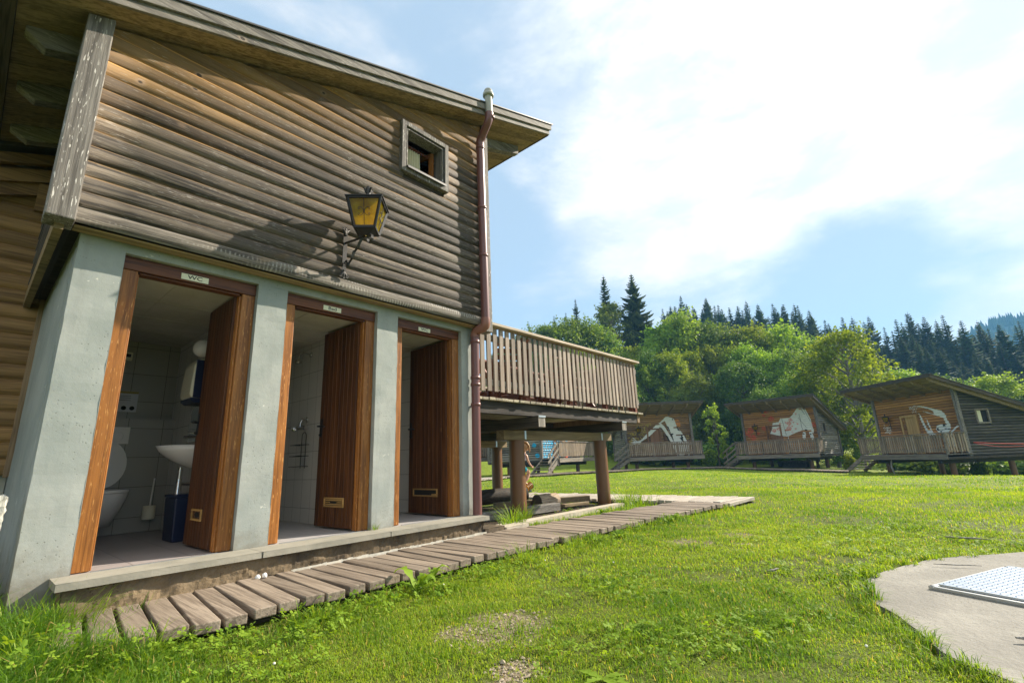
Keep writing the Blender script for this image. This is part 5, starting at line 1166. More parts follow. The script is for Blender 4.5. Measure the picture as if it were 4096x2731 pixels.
# bat
bm_ = lambda pts: pm(pts, 470, 4.65/1390, 905, 1/243)
mural('mural', MT['paint_w'], polys=[bm_([(985, 790), (1040, 720), (1070, 618), (1190, 605), (1235, 550), (1400, 556), (1460, 520), (1530, 450), (1590, 392), (1705, 392), (1740, 490), (1780, 600), (1800, 790), (1778, 825), (1752, 772), (1605, 765), (1470, 800), (1320, 850), (1150, 830)]),
      bm_([(1605, 790), (1650, 798), (1640, 885), (1610, 930), (1580, 875)]), bm_([(1712, 800), (1760, 795), (1782, 890), (1762, 935), (1722, 890)]), bm_([(1310, 830), (1325, 830), (1328, 895), (1320, 895)])], label='white bat painting', **FW('bat'))
mural('mural', MT['paint_p'], polys=[circ(*bm_([(x, y)])[0], r, 14) for x, y, r in ((1420, 590, .13), (1380, 645, .15), (1365, 725, .16), (1080, 745, .14), (1165, 725, .13), (1190, 780, .06), (1210, 640, .06), (1535, 500, .06), (1320, 628, .06), (1465, 633, .06), (1530, 660, .06), (1425, 692, .05), (1485, 738, .06), (1415, 785, .06), (1320, 745, .07))], eps=.008, wear=.25, label='pink rings on the bat wings', **FW('bat'))
mural('mural', MT['paint_r'], polys=[circ(*bm_([(x, y)])[0], r, 16) for x, y, r in ((980, 410, .16), (915, 480, .11), (1050, 545, .20), (880, 695, .14), (755, 775, .11), (600, 720, .22), (560, 800, .12), (640, 840, .20), (500, 760, .12), (1825, 690, .17))], wear=.38, label='faded red spots round the bat', **FW('bat'))
mural('mural', MT['paint_k'], polys=[bm_([(1640, 762), (1665, 752), (1690, 765), (1665, 780)]), bm_([(1600, 810), (1640, 825), (1605, 832)]), bm_([(1725, 820), (1755, 840), (1722, 845)])]+[bm_([(a, b), (a+6, b), (c+6, e), (c, e)]) for a, b, c, e in ((1560, 560, 1680, 730), (1590, 500, 1600, 760), (1640, 420, 1690, 520), (1255, 560, 1290, 830), (1690, 430, 1770, 640))], ds=.02, eps=.009, label='black lines of the bat painting', **FW('bat'))
# horned creature
hm_ = lambda pts: [(.35+(x-470)*4.45/1080, 1.02+(860-y-(x-470)*.045)*1/285) for x, y in pts]
mural('mural', MT['paint_w'], polys=[hm_([(1065, 450), (1110, 442), (1200, 465), (1280, 495), (1385, 535), (1418, 585), (1420, 640), (1450, 730), (1440, 785), (1408, 775), (1395, 690), (1383, 632), (1300, 592), (1125, 522), (1180, 532), (1275, 570), (1285, 555), (1260, 515), (1180, 478)]),
      hm_([(1082, 545), (1108, 600), (1125, 690), (1150, 790), (1190, 800), (1165, 700), (1163, 618), (1185, 690), (1205, 810), (1240, 860), (1150, 865), (1120, 790), (1090, 660)]),
      [(q[0], q[1]) for q in hm_([(1345+85*math.cos(a), 782+66*math.sin(a)) for a in np.linspace(0, 2*PI, 22)[:-1]])], hm_([(1420, 830), (1500, 760), (1530, 735), (1540, 752), (1470, 810), (1440, 845)]), hm_([(1320, 850), (1450, 845), (1460, 1040), (1430, 1030), (1400, 930), (1380, 1040), (1350, 950), (1330, 900)])], label='white horned creature painting', **FW('horn'))
mural('mural', MT['paint_k'], polys=[hm_([(1350, 712), (1380, 722), (1395, 745), (1360, 750)]), hm_([(1270, 770), (1290, 760), (1300, 800), (1275, 800)]), hm_([(1300, 815), (1338, 795), (1320, 828)]), hm_([(1365, 770), (1440, 780), (1440, 790), (1370, 782)])], eps=.009, ds=.02, label='black patches of the creature painting', **FW('horn'))
mural('mural', MT['paint_w'], polys=[hm_([(495+rs.random()*150, 680+rs.random()*170) for _ in range(3)]) for _ in range(26)]+[circ(*hm_([(960+rs.random()*110, 440+rs.random()*100)])[0], .05, 8) for _ in range(22)], wear=.62, eps=.007, label='worn pale specks of old paint', **FW('horn'))
# blue scales
sc_p = []
for j in range(12):
    for i in range(11): 
        x = .35+.30*i+(.15 if j % 2 else 0); z = .10+.20*j
        if x < 1.6+.2*rs.random() or z > 2.0 or (rs.random() < .25): sc_p.append(circ(x, z, .135, 12, .10))
mural('mural', MT['paint_b'], polys=sc_p, ds=.03, wear=.1, label='turquoise fish scales', **FW('scales'))
mural('mural', MT['paint_w'], polys=[circ(x, z, .03, 8) for x, z in [(.35+.30*i+(.15 if j % 2 else 0), .12+.20*j) for j in range(12) for i in range(4)]]+[[(.9, .0), (1.5, .0), (1.5, .12), (.9, .1)], [(2.9, 1.1), (4.5, 1.15), (4.4, 1.5), (3, 1.4)]], eps=.008, label='white marks on the scales', **FW('scales'))
mural('mural', MT['paint_b'], CAB['scales'], (WX0, CP, 0), (0, 1, 0), (-1, 0, 0), CWZ, CH, .055, [circ(x, z, .16, 12, .13) for x, z in ((.3, 2.3), (.3, 1.9), (.35, 1.35), (1.4, 1.05), (1.55, .95), (.45, .8), (.25, .2), (1.3, 1.5))], wear=.06, label='turquoise dots on the side wall')
for key, lb in (('bat', 'small black lantern on the cabin wall left of the bat painting'), ('horn', 'small black lantern on the wall of the cabin with the horned creature'), ('frog', 'small dark lantern above the yellow rings on the amphibian cabin')):
    c = CAB[key]; p = c.matrix_basis @ Vector((1.08, CP-.05, 1.62)); lantern(p, c.rotation_euler.z, lb, .95, 'lanterns on the far cabins')
c = CAB['scales']; Mx = Matrix.Translation(c.location) @ Matrix.Rotation(c.rotation_euler.z, 4, 'Z')
for key in ('bat', 'horn', 'frog'): pass
# boots left on the deck of the scale cabin
for i, (x, mt, lb) in enumerate(((.55, 'ink', 'black boots left by the steps of the fish scale cabin'), (.95, 'paint_r', 'reddish shoes left by the steps of the fish scale cabin'), (1.25, 'navy', 'dark blue shoes left by the steps of the fish scale cabin'))):
    t = empty('shoe_pair', Mx @ Vector((x, .12, .0)), c.rotation_euler.z, lb, 'shoes')
    for q in (-.06, .06):
        mb = MB(); mb.prism([(-.13, 0), (.13, 0), (.13, .04), (.02, .07), (-.06, .12), (-.13, .12)], lambda u, v, w: (w+q, u, v), -.045, .045); mb.build('shoe', MT[mt], t, world=False, bevel=.015)
# red rope line by the right cabin, low platform behind the bat cabin
p0, p1 = Vector((25.14, -5.05, .56)), Vector((17.0, -6.1, .44))
mb = MB(); mb.tube([p0.lerp(p1, k/12)+Vector((0, 0, -.02*math.sin(PI*k/12))) for k in range(13)], .011, 6); mb.tube([p0.lerp(p1, k/12)+Vector((0, 0, -.03-.10*math.sin(PI*k/12))) for k in range(13)], .007, 6)
mb.build('red_rope', MT['rope'], label='red rope stretched towards the cabin at the right edge', cat='rope')
t = empty('timber_platform', (36.5, 4.2, gz(36.5, 4.2)), .1, 'low grey timber platform seen beneath the bat cabin', 'platform')
mb = MB(); [mb.bx(-1.6, 1.8, -1+.2*k, -1+.2*k+.19, .34, .40) for k in range(10)]; mb.build('boards', MT['cab_grey'], t, world=False)
mb = MB(); mb.bx(-1.5, 1.7, -.95, -.85, .0, .34); mb.bx(-1.5, 1.7, .85, .95, 0, .34); mb.bx(-1.5, -1.4, -.85, .85, 0, .34); mb.build('frame', MT['dark'], t, world=False)
mb = MB(); mb.prism([(0, 0), (-1.3, 0), (0, .36)], lambda u, v, q: (-1.62+u*.7, q, v), -.8, .6); mb.build('ramp', MT['cab_grey'], t, world=False)
sticky('prop', (28.2, -1.9, gz(28.2, -1.9)), (28.15, -1.9, -.15), .05, 'slim timber prop under the deck of the cabin at the right edge')

# ------------------------------------------------------------------ trees
def quads(c, nrm, size, asp=1.0, rng=RNG, droop=0):
    """random oriented leaf cards: centres c (n,3), preferred normals nrm, returns V, F"""
    k = len(c); t = rng.normal(size=(k, 3)); t -= (t*nrm).sum(1, keepdims=True)*nrm; t /= np.linalg.norm(t, axis=1, keepdims=True)+1e-9
    b = np.cross(nrm, t); sz = size*(.6+.8*rng.random((k, 1)))
    V = np.stack([c-t*sz*.5, c+b*sz*.32*asp, c+t*sz*.55-nrm*sz*.12, c-b*sz*.32*asp], 1).reshape(-1, 3)
    return V, np.arange(4*k).reshape(k, 4)
def unit(v): return v/(np.linalg.norm(v, axis=-1, keepdims=True)+1e-9)
def limb_mesh(segs):
    mb = MB()
    for pts, rad in segs: mb.tube(pts, rad, 7, cap=False)
    return mb
def decid_proto(name, leafmat, barkmat, height, crown_w, base, nclump, nleaf, leaf, seed, sparse=0, tops=1.0):
    rng = np.random.default_rng(seed); rr = random.Random(seed)
    segs = []; top = Vector((rr.uniform(-.3, .3), rr.uniform(-.3, .3), height*.82))
    tr = [Vector((0, 0, -.4)), Vector((rr.uniform(-.15, .15), rr.uniform(-.15, .15), height*.3)), top.lerp(Vector((0, 0, height*.55)), .4), top]
    r0 = height*.016; segs.append((tr, [r0*1.25, r0, r0*.7, r0*.2]))
    C = []; ch = height-base
    for i in range(nclump):
        a = 2*PI*(i*.381966)+rr.uniform(-.5, .5); f = (i+.5)/nclump; zz = base+ch*(f**.9)
        prof = (math.sin(PI*min(1, (f*.86+.12)))**.65)*(1 if f < .75 else 1)
        q = crown_w/2*prof*(rr.uniform(.55, 1.05)); C.append((q*math.cos(a), q*math.sin(a), zz+rr.uniform(-.25, .25), (crown_w*.145)*rr.uniform(.65, 1.3)))
        if i % 2 == 0 or sparse:
            s = Vector((0, 0, max(base*.55, zz-q*.8))); e = Vector(C[-1][:3]); m = s.lerp(e, .5)+Vector((rr.uniform(-.2, .2), rr.uniform(-.2, .2), q*.12))
            segs.append(([s, m, e], [r0*.42, r0*.26, r0*.06]))
    Vs, Fs, Rs, off = [], [], [], 0
    for (x, y, z, r) in C:
        k = int(nleaf*rr.uniform(.7, 1.25)); d = unit(rng.normal(size=(k, 3))); rad = r*(rng.random((k, 1))**.42)
        c = np.array([x, y, z])+d*rad*np.array([1, 1, .72])
        # branchlets: pull leaves onto a few twigs for an uneven edge
        tw = unit(rng.normal(size=(14, 3))+np.array([0, 0, .25])); ti = rng.integers(0, 14, k); ln = rng.random((k, 1))*r*1.35
        c2 = np.array([x, y, z])+tw[ti]*ln*np.array([1, 1, .8])+rng.normal(size=(k, 3))*.09*r
        sel = rng.random((k, 1)) < .5; c = np.where(sel, c2, c)
        nn = unit(d*.7+np.array([0, 0, .75])+rng.normal(size=(k, 3))*.55); V, F = quads(c, nn, leaf, rng=rng)
        Vs.append(V); Fs.append(F+off); off += len(V); Rs.append(np.clip(rng.normal(.5, .25, k)+rr.uniform(-.25, .25), 0, 1))
    me = np_mesh(name+'_crown', np.concatenate(Vs), np.concatenate(Fs), LEAF[leafmat], np.concatenate(Rs))
    tb = limb_mesh(segs); tm = bpy.data.meshes.new(name+'_trunk'); tm.from_pydata(tb.v, [], tb.f); tm.materials.append(MT[barkmat])
    tm.polygons.foreach_set('use_smooth', tb.sm); tm.update()
    return me, tm
def spruce_proto(name, height, width, seed, ragged=.2, bare=0):
    rng = np.random.default_rng(seed); rr = random.Random(seed); Vs, Fs, Rs = [], [], []; off = 0
    z = height*.04; segs = [([Vector((0, 0, -.5)), Vector((0, 0, height*.5)), Vector((0, 0, height*.99))], [height*.016, height*.010, .02])]
    while z < height*.985:
        f = z/height; L = width/2*1.6*(1-f)**.88*rr.uniform(1-ragged, 1+ragged*.5)+.06; nb = max(4, int(5+6*(1-f)))
        for b in range(nb):
            a = 2*PI*b/nb+rr.uniform(-.4, .4); l = L*rr.uniform(.7, 1.12); dr = -.28*(1-f)-.05+.35*max(0, f-.75)
            k = max(5, int(l*11)); s = (np.arange(k)+.5)/k; x = l*s; zz = z+l*(dr*s+.22*s**2.2)
            dirv_ = np.array([math.cos(a), math.sin(a), 0]); side = np.array([-math.sin(a), math.cos(a), 0])
            c = dirv_*x[:, None]+np.array([0, 0, 1])*zz[:, None]
            wid = (.50*l*(1-s)**.8*np.minimum(1, s*4+.25)+.05)*(.75+.5*rng.random(k))
            # each station carries a hanging twig fan on both sides
            for sg in (-1, 1):
                p0 = c; p1 = c+side*sg*wid[:, None]+dirv_*.20*wid[:, None]-np.array([0, 0, 1])*(.30*wid[:, None]+.05*rng.random((k, 1)))
                p2 = c+dirv_*(l/k*1.4); p3 = (p0+p1)/2-np.array([0, 0, 1])*(.22*wid[:, None]+.06)
                Vs.append(np.stack([p0, p3, p1, p2], 1).reshape(-1, 3)); Fs.append(np.arange(4*k).reshape(k, 4)+off); off += 4*k; Rs.append(np.clip(.25+.55*s+rng.normal(0, .15, k), 0, 1))
        z += height*rr.uniform(.018, .030)*(1.15-.45*f)
    me = np_mesh(name+'_crown', np.concatenate(Vs), np.concatenate(Fs), LEAF['e'], np.concatenate(Rs))
    tb = limb_mesh(segs); tm = bpy.data.meshes.new(name+'_trunk'); tm.from_pydata(tb.v, [], tb.f); tm.materials.append(MT['bark']); tm.update()
    return me, tm
PR = dict(
    d1=decid_proto('broadleaf', 'b', 'bark', 12, 8.6, 1.6, 58, 330, .25, 1), d2=decid_proto('broadleaf', 'a', 'bark', 12, 7.6, 1.4, 54, 330, .25, 2),
    d3=decid_proto('broadleaf', 'b', 'bark', 12, 9.6, 1.2, 66, 310, .27, 3), d4=decid_proto('broadleaf', 'a', 'bark', 12, 6.4, 2.0, 46, 320, .24, 4),
    ash=decid_proto('ash', 'c', 'barkp', 11, 6.6, 2.6, 46, 190, .24, 5, sparse=1), birch=decid_proto('birch', 'd', 'barkp', 14, 5.6, 3.5, 50, 240, .22, 6, sparse=1),
    sap=decid_proto('sapling', 'a', 'bark', 5.2, 2.3, .9, 24, 80, .22, 8, sparse=1),
    s1=spruce_proto('spruce', 20, 6.2, 21), s2=spruce_proto('spruce', 20, 5.2, 22, .3), s3=spruce_proto('spruce', 20, 7.0, 23, .35), s4=spruce_proto('spruce', 20, 5.6, 24, .35))
def at_polar(az, r): a = math.radians(az); return CAM.x+r*math.sin(a), CAM.y+r*math.cos(a)
def tree(kind, az, r, h, label, group=None, name=None, cat='tree', wide=1.0, sink=.2):
    x, y = at_polar(az, r); base = {'d': 12, 'a': 11, 'b': 14, 's': 20}[kind[0]] if kind != 'sap' else 5.2
    nm = name or {'d': 'broadleaf_tree', 'a': 'ash_tree', 'b': 'birch_tree', 's': 'spruce_tree'}[kind[0]]
    t = empty(nm, (x, y, gz(x, y)-sink), random.uniform(0, 6.28), label, cat, group); s = h/base; t.scale = (s*wide, s*wide, s)
    for n_, me in zip(('crown', 'trunk'), PR[kind]):
        o = link(bpy.data.objects.new(n_, me)); o.parent = t
    return t
def top_h(az, r, el):    # height a tree at (az, r) needs so that its tip stands at elevation el
    x, y = at_polar(az, r); return CAM.z+r*math.tan(math.radians(el))-gz(x, y)+.2
BG = 'broadleaf trees of the wood behind the cabins'
def crown(k, az, r, el, lb, wide): tree(k, az, r, top_h(az, r, el)*.93, lb, BG, wide=wide)
rb = random.Random(91)
for az, r, el, k, w in ((47.5, 60, 13.2, 'd1', 1), (50.5, 61, 15.0, 'd3', 1), (53, 62, 16.2, 'd1', 1.1), (56.2, 60, 16.5, 'd3', 1.15), (58.9, 61, 15.6, 'd1', 1), (63.4, 60, 13.0, 'd4', 1.1),
         (67.0, 60, 15.2, 'd4', 1.1), (69.2, 61, 16.0, 'd2', .95), (71.6, 61, 14.7, 'd1', .9), (74.2, 60, 13.6, 'd3', .95), (76.2, 60, 13.3, 'd2', .95), (78.8, 61, 13.0, 'd2', 1.05), (81.4, 62, 11.2, 'd1', .95)):
    crown(k, az, r, el, 'tall rounded broadleaf tree in the back row of the wood behind the cabins', w)
for i in range(17):
    az = 49+i*2.05+rb.uniform(-.5, .5); top = float(np.interp(az, [48, 53, 57, 61, 64, 69, 74, 79, 83], [11.0, 12.6, 13.0, 11.2, 10.6, 13.0, 11.3, 10.4, 7.6])); r = rb.uniform(51, 57)
    crown(rb.choice(('d1', 'd2', 'd3', 'd4', 'd2', 'd4', 'ash')), az, r, top+rb.uniform(-2.0, 1.2), 'broadleaf tree in the middle row of the wood behind the cabins', rb.uniform(.65, 1.0))
for i in range(18):
    az = 51+i*1.95+rb.uniform(-.5, .5); top = float(np.interp(az, [50, 60, 70, 80, 86], [8.8, 9.0, 9.0, 7.4, 5.0])); r = rb.uniform(46.5, 50)
    crown(rb.choice(('d1', 'd2', 'd3', 'd4', 'd1', 'd4')), az, r, top+rb.uniform(-2.6, 1.8), 'leafy tree in the front row of the wood just behind the cabins', rb.uniform(.7, 1.1))
tree('ash', 84.4, 44, top_h(84.4, 44, 11.1), 'sunlit yellow green ash with pale forked trunks between the two rightmost cabins', None, wide=1.0)
tree('ash', 82.2, 46, top_h(82.2, 46, 9.4), 'thin pale trunked tree half behind the bright ash', None, wide=.9)
tree('birch', 61.4, 66, top_h(61.4, 66, 17.6), 'pale green birch standing before the left one of the two tall spruces', None, wide=1.05)
tree('s2', 60.9, 72, top_h(60.9, 72, 21.4), 'tall slender spruce rising behind the pale birch', None, wide=1.0)
tree('s3', 64.3, 68, top_h(64.3, 68, 21.2), 'tallest broad dark spruce towering over the broadleaf wood', None, wide=1.0)
tree('s4', 65.6, 66, top_h(65.6, 66, 16.2), 'drooping smaller spruce at the foot of the tallest spruce', None, wide=1.2)
tree('s4', 57.2, 85, top_h(57.2, 85, 18.8), 'single small spruce tip above the wood left of the birch', None, wide=.9)
for az, el in ((51.2, 16.3), (52.2, 15.9), (54.4, 17.0), (55.9, 17.3)): tree('s4', az, 88, top_h(az, 88, el), 'small distant spruce tip peeping over the rounded trees at the left', 'small spruces at the left end of the wood', wide=.8)
tree('sap', 71.4, 42, 5.0, 'slender sapling growing between the amphibian cabin and the bat cabin', None, name='sapling', wide=.75)
SG = 'spruces on the hillside'
sk = [(69.7, 17.6), (70.9, 16.3), (72.4, 17.0), (73.6, 16.0), (75.6, 15.5), (76.5, 16.0), (77.6, 15.4), (79.0, 15.2), (80.0, 14.9), (81.0, 14.8), (82.2, 13.9), (83.4, 12.6), (84.9, 12.6), (85.7, 12.5), (87.0, 12.3), (88.0, 11.0), (89.0, 11.5), (90.0, 12.0), (91.0, 11.4), (92.3, 11.2), (93.4, 10.4), (94.4, 10.2), (95.6, 9.6), (96.8, 9.6), (98.2, 9.4)]
for i, (az, el) in enumerate(sk):
    r = 112+random.uniform(-6, 6); tree(('s1', 's2', 's3', 's4')[i % 4], az, r, top_h(az, r, el+.15), 'dark spruce whose tip stands on the skyline of the hillside', SG, wide=random.uniform(.85, 1.1))
for row, (r0, de, st, az0) in enumerate(((120, -.3, .8, 67.5), (112, -.9, .8, 68), (104, -1.8, .85, 68), (97, -2.9, .9, 71), (90, -4.2, .95, 79), (84, -5.4, 1.05, 83), (78, -6.6, 1.2, 85))):
    az = az0
    while az < 103:
        el = float(np.interp(az, [q[0] for q in sk], [q[1] for q in sk]))+de+random.uniform(-1.3, .55); r = r0+random.uniform(-3, 3)
        h = top_h(az, r, el)
        if h > 5: tree(random.choice(('s1', 's2', 's3', 's4')), az, r, h, 'dark spruce in the dense stand on the hillside', SG, wide=random.uniform(.85, 1.2)*(1.0 if h > 13 else 1.3))
        az += st*random.uniform(.7, 1.3)*(.72 if az > 80 else .9)
for az, r, el, k, lb in ((88.4, 62, 6.4, 'd2', 'light green tree above the roof of the rightmost cabin'), (90.4, 66, 5.5, 'd3', 'rounded bush like tree behind the roof of the rightmost cabin'), (94.4, 60, 5.1, 'd2', 'pale rounded tree above the roof slope at the right edge'), (96.8, 62, 4.4, 'd1', 'pale tree at the very right edge beyond the stream'), (92.6, 72, 4.8, 'd3', 'dull green tree between the two pale trees at the right')):
    tree(k, az, r, top_h(az, r, el), lb, None, wide=1.25)
# shrubs and plants
def shrub_proto(seed, n, leaf, mat='f', wid=1.0):
    rng = np.random.default_rng(seed); d = unit(rng.normal(size=(n, 3))); r = rng.random((n, 1))**.4; c = d*r*np.array([.5*wid, .5*wid, .5])+np.array([0, 0, .5]); 
    tw = unit(rng.normal(size=(26, 3))+np.array([0, 0, .9])); ti = rng.integers(0, 26, n); c2 = tw[ti]*rng.random((n, 1))*1.05*np.array([.6*wid, .6*wid, 1])+rng.normal(size=(n, 3))*.05
    c = np.where(rng.random((n, 1)) < .5, np.abs(c2)*np.sign(c2) if 0 else c2, c); c[:, 2] = np.abs(c[:, 2])
    V, F = quads(c, unit(d*.6+np.array([0, 0, .7])+rng.normal(size=(n, 3))*.5), leaf, rng=rng); return np_mesh('shrub', V, F, LEAF[mat], np.clip(rng.normal(.5, .25, n), 0, 1))
SH = [shrub_proto(31, 1500, .16), shrub_proto(32, 1500, .14, 'c'), shrub_proto(33, 1700, .15, 'b', 1.6)]
def shrub(k, x, y, h, lb, grp=None, wide=1, name='shrub', cat='shrub'):
    o = link(bpy.data.objects.new(name, SH[k])); o.location = (x, y, gz(x, y)-.05); o.scale = (h*wide, h*wide, h); o.rotation_euler = (0, 0, random.uniform(0, 6)); return tag(o, lb, cat, grp)
shrub(0, 31.1, 8.45, 1.25, 'bright green shrub beside the right end of the amphibian cabin deck', wide=.8)
shrub(1, 31.6, .35, 1.0, 'yellow green bush by the steps of the cabin at the right edge', wide=.6)
shrub(0, 30.6, -5.2, .85, 'green bush growing under the cabin at the right edge beside its right column', wide=.9)
for i in range(14):
    az = 88+i*.95; x, y = at_polar(az, 42+random.uniform(-3, 4)); shrub(2, x, y, random.uniform(1.3, 2.2), 'low green bush along the bank of the stream', 'bushes along the stream', wide=1.3)
for i in range(12):
    az = 62+i*1.75
    if 72 < az < 82: continue
    x, y = at_polar(az, 45+random.uniform(-.5, 2)); shrub(2, x, y, random.uniform(1.2, 2.4), 'undergrowth bush at the foot of the wood', 'bushes at the foot of the wood', wide=1.4)
# stream and distant mountain
mb = MB(); st = [(90, -30), (70, -18), (52, -9.2), (44, -6.6), (38, -3.6), (36.5, -.4), (38, 1.5)]; vs = []
for i, (x, y) in enumerate(st):
    a = Vector(st[min(i+1, len(st)-1)])-Vector(st[max(i-1, 0)]); a = Vector((-a.y, a.x)).normalized()*(1.6 if i < 5 else .8); zz = max(gz(x, y), gz(x+a.x, y+a.y), gz(x-a.x, y-a.y))+.03
    vs += [(x+a.x, y+a.y, zz), (x-a.x, y-a.y, zz)]
mb.add(vs, [(2*i, 2*i+1, 2*i+3, 2*i+2) for i in range(len(st)-1)], .5, 0, True)
m, n, b, o = newmat('white_water'); tcx = n('ShaderNodeTexCoord'); w1 = n.noise(n.scale(tcx.outputs['Object'], (1, 1, 1)), 2.2, 6, .7, .8)
setc(n, b.inputs['Base Color'], n.mix(n.ramp(w1, .42, .56), (.08, .11, .11), (.78, .80, .80))); b.inputs['Roughness'].default_value = .25; bump(n, b, w1, 1, .3)
mb.build('stream', m, kind='structure')
MR = 620.0
mx, my = at_polar(99.5, MR); g = 70; xs = np.linspace(-260, 260, g); ys = np.linspace(-150, 260, g); A, B = np.meshgrid(xs, ys)
ta = math.radians(99.5); rx, ry = math.cos(ta), -math.sin(ta); fx, fy = math.sin(ta), math.cos(ta)
prof = np.interp(A, [-260, -105, -80, -55, -38, -22, -5, 20, 60, 130, 260], [8, 58, 90, 110, 120, 118, 111, 116, 135, 120, 40])
Zm = -14+prof*np.exp(-(B/120.)**2)*np.where(B < 0, 1, 1)+4*np.sin(A*.06+B*.03)*np.exp(-(B/120.)**2)
V = np.stack([mx+A*rx+B*fx, my+A*ry+B*fy, Zm], -1).reshape(-1, 3); idx = np.arange(g*g).reshape(g, g)
F = np.stack([idx[:-1, :-1], idx[1:, :-1], idx[1:, 1:], idx[:-1, 1:]], -1).reshape(-1, 4)
mo = link(bpy.data.objects.new('mountain', np_mesh('mountain', V, F, plain('forest_floor', (.03, .06, .02), .9, var=.5, scale=.06), smooth=True))); tag(mo, kind='structure')
k = 5200; rngm = np.random.default_rng(77); ii = rngm.uniform(0, g-1.01, (k, 2)); i0_, j0_ = ii[:, 0].astype(int), ii[:, 1].astype(int); ii[:, 0] *= .62; i0_ = ii[:, 0].astype(int)
Vg = V.reshape(g, g, 3); fa = (ii[:, 0]-i0_)[:, None]; fb = (ii[:, 1]-j0_)[:, None]
bp = (Vg[i0_, j0_]*(1-fa)+Vg[i0_+1, j0_]*fa)*(1-fb)+(Vg[i0_, j0_+1]*(1-fa)+Vg[i0_+1, j0_+1]*fa)*fb
hh = rngm.uniform(7, 13, k); ww = hh*rngm.uniform(.16, .24, k); VV, FF = [], []; rnd_ = np.repeat(rngm.random(k), 12)
for s_ in range(2):
    pass
tiers = []
for tnum in range(2):
    za = hh*(.05+.42*tnum); zb = hh*(.68+.32*tnum); wq = ww*(1-.35*tnum)
    ring_ = np.stack([np.stack([bp[:, 0]+wq*math.cos(2*PI*q/6), bp[:, 1]+wq*math.sin(2*PI*q/6), bp[:, 2]+za], -1) for q in range(6)]+[np.stack([bp[:, 0], bp[:, 1], bp[:, 2]+zb], -1)], 1)
    VV.append(ring_.reshape(-1, 3)); base_ = np.arange(k)[:, None, None]*7+k*7*tnum
    FF.append((base_+np.array([[q, (q+1) % 6, 6] for q in range(6)])[None]).reshape(-1, 3))
fo = link(bpy.data.objects.new('mountain_forest', np_mesh('mountain_forest', np.concatenate(VV), np.concatenate(FF), LEAF['e'], np.concatenate([np.repeat(rngm.random(k), 6)]*2)))); tag(fo, 'dense far off forest covering the blue hazy mountain at the right', 'forest', kind='stuff')

# ------------------------------------------------------------------ grass and clover
def in_box(x, y, x0, x1, y0, y1): return (x > x0) & (x < x1) & (y > y0) & (y < y1)
WX = np.array([-3.42, -3.0, -2.4, -1.6, 0, 1.5, 3.98]); WYc = np.array([-.52, -.58, -.635, -.66, -.665, -.745, -.95])
def grass_density(x, y):
    wy = np.interp(x, WX, WYc); d = np.ones_like(x)
    on_w = (np.abs(y-wy) < .44) & (x > -3.40) & (x < 4.1); d[on_w] = .03
    d[(x < 0) & (x > -3.56) & (y > -.27)] = 0
    d[(y > 0) & (x > -3.56) & (x < .02)] = 0
    x2 = np.interp(y, [-1.45, 1.5, 4, 6.5, 9.3], [4.52, 4.66, 4.82, 5.0, 5.3]); d[(np.abs(x-x2) < .56) & (y > -1.5) & (y < 10)] *= .02
    d[in_box(x, y, .4, 3.9, .35, 3.5)] *= .10; d[in_box(x, y, .5, 3.6, .14, .36)] *= .05; d[in_box(x, y, -.09, .62, -.27, 0)] = 0
    e = .06*np.sin(x*21+y*7)+.05*np.sin(y*27-x*13)
    for gx, gy, gr in ((-1.93, -2.12, .30), (-2.25, -2.55, .13), (.9, -2.0, .2), (1.5, -2.25, .17), (-2.5, -2.95, .12), (1.0, -2.5, .12)): q_ = np.hypot(x-gx, (y-gy)*1.2)+e*1.3; d *= np.clip((q_-gr*.45)/(gr*.6), .28, 1)
    pin = inpoly(x+.05*np.sin(y*19+x*7), y+.05*np.sin(x*23-y*5), PAD); d[pin] = 0
    patch = .62+.55*np.sin(x*2.3+1.7*np.sin(y*1.9))*np.sin(y*2.7+.9*np.sin(x*3.1))+.25*np.sin(x*9+y*5)*np.sin(y*11-x*4)
    tus = np.sin(x*17.3+3*np.sin(y*5.1))*np.sin(y*15.1+2.2*np.sin(x*6.3))
    return d*np.clip(patch+.22+.35*tus, .12, 1)
def grass_len(x, y):
    wy = np.interp(x, WX, WYc); h = np.full_like(x, 1.0); edge = (wy-.42-y)
    k = np.clip(1-np.abs(edge-.06)/.32, 0, 1)*((x > -3.6) & (x < 4.3)); h += 2.6*k*(.55+.45*np.sin(x*5.1)*np.sin(x*2.2+1))
    k2 = np.clip((-3.05-x)/.5, 0, 1)*np.clip((y+2.2)/1.2, 0, 1); h += 6.5*k2
    k3 = np.clip((y-wy-.40)/.06, 0, 1)*((x > .3) & (x < 4.0) & (y < .3)); h += 1.0*k3
    pd = np.full_like(x, 9.0)
    for px, py in PAD[::2]: pd = np.minimum(pd, np.hypot(x-px, y-py))
    h += 2.2*np.clip(1-pd/.13, 0, 1)
    return h
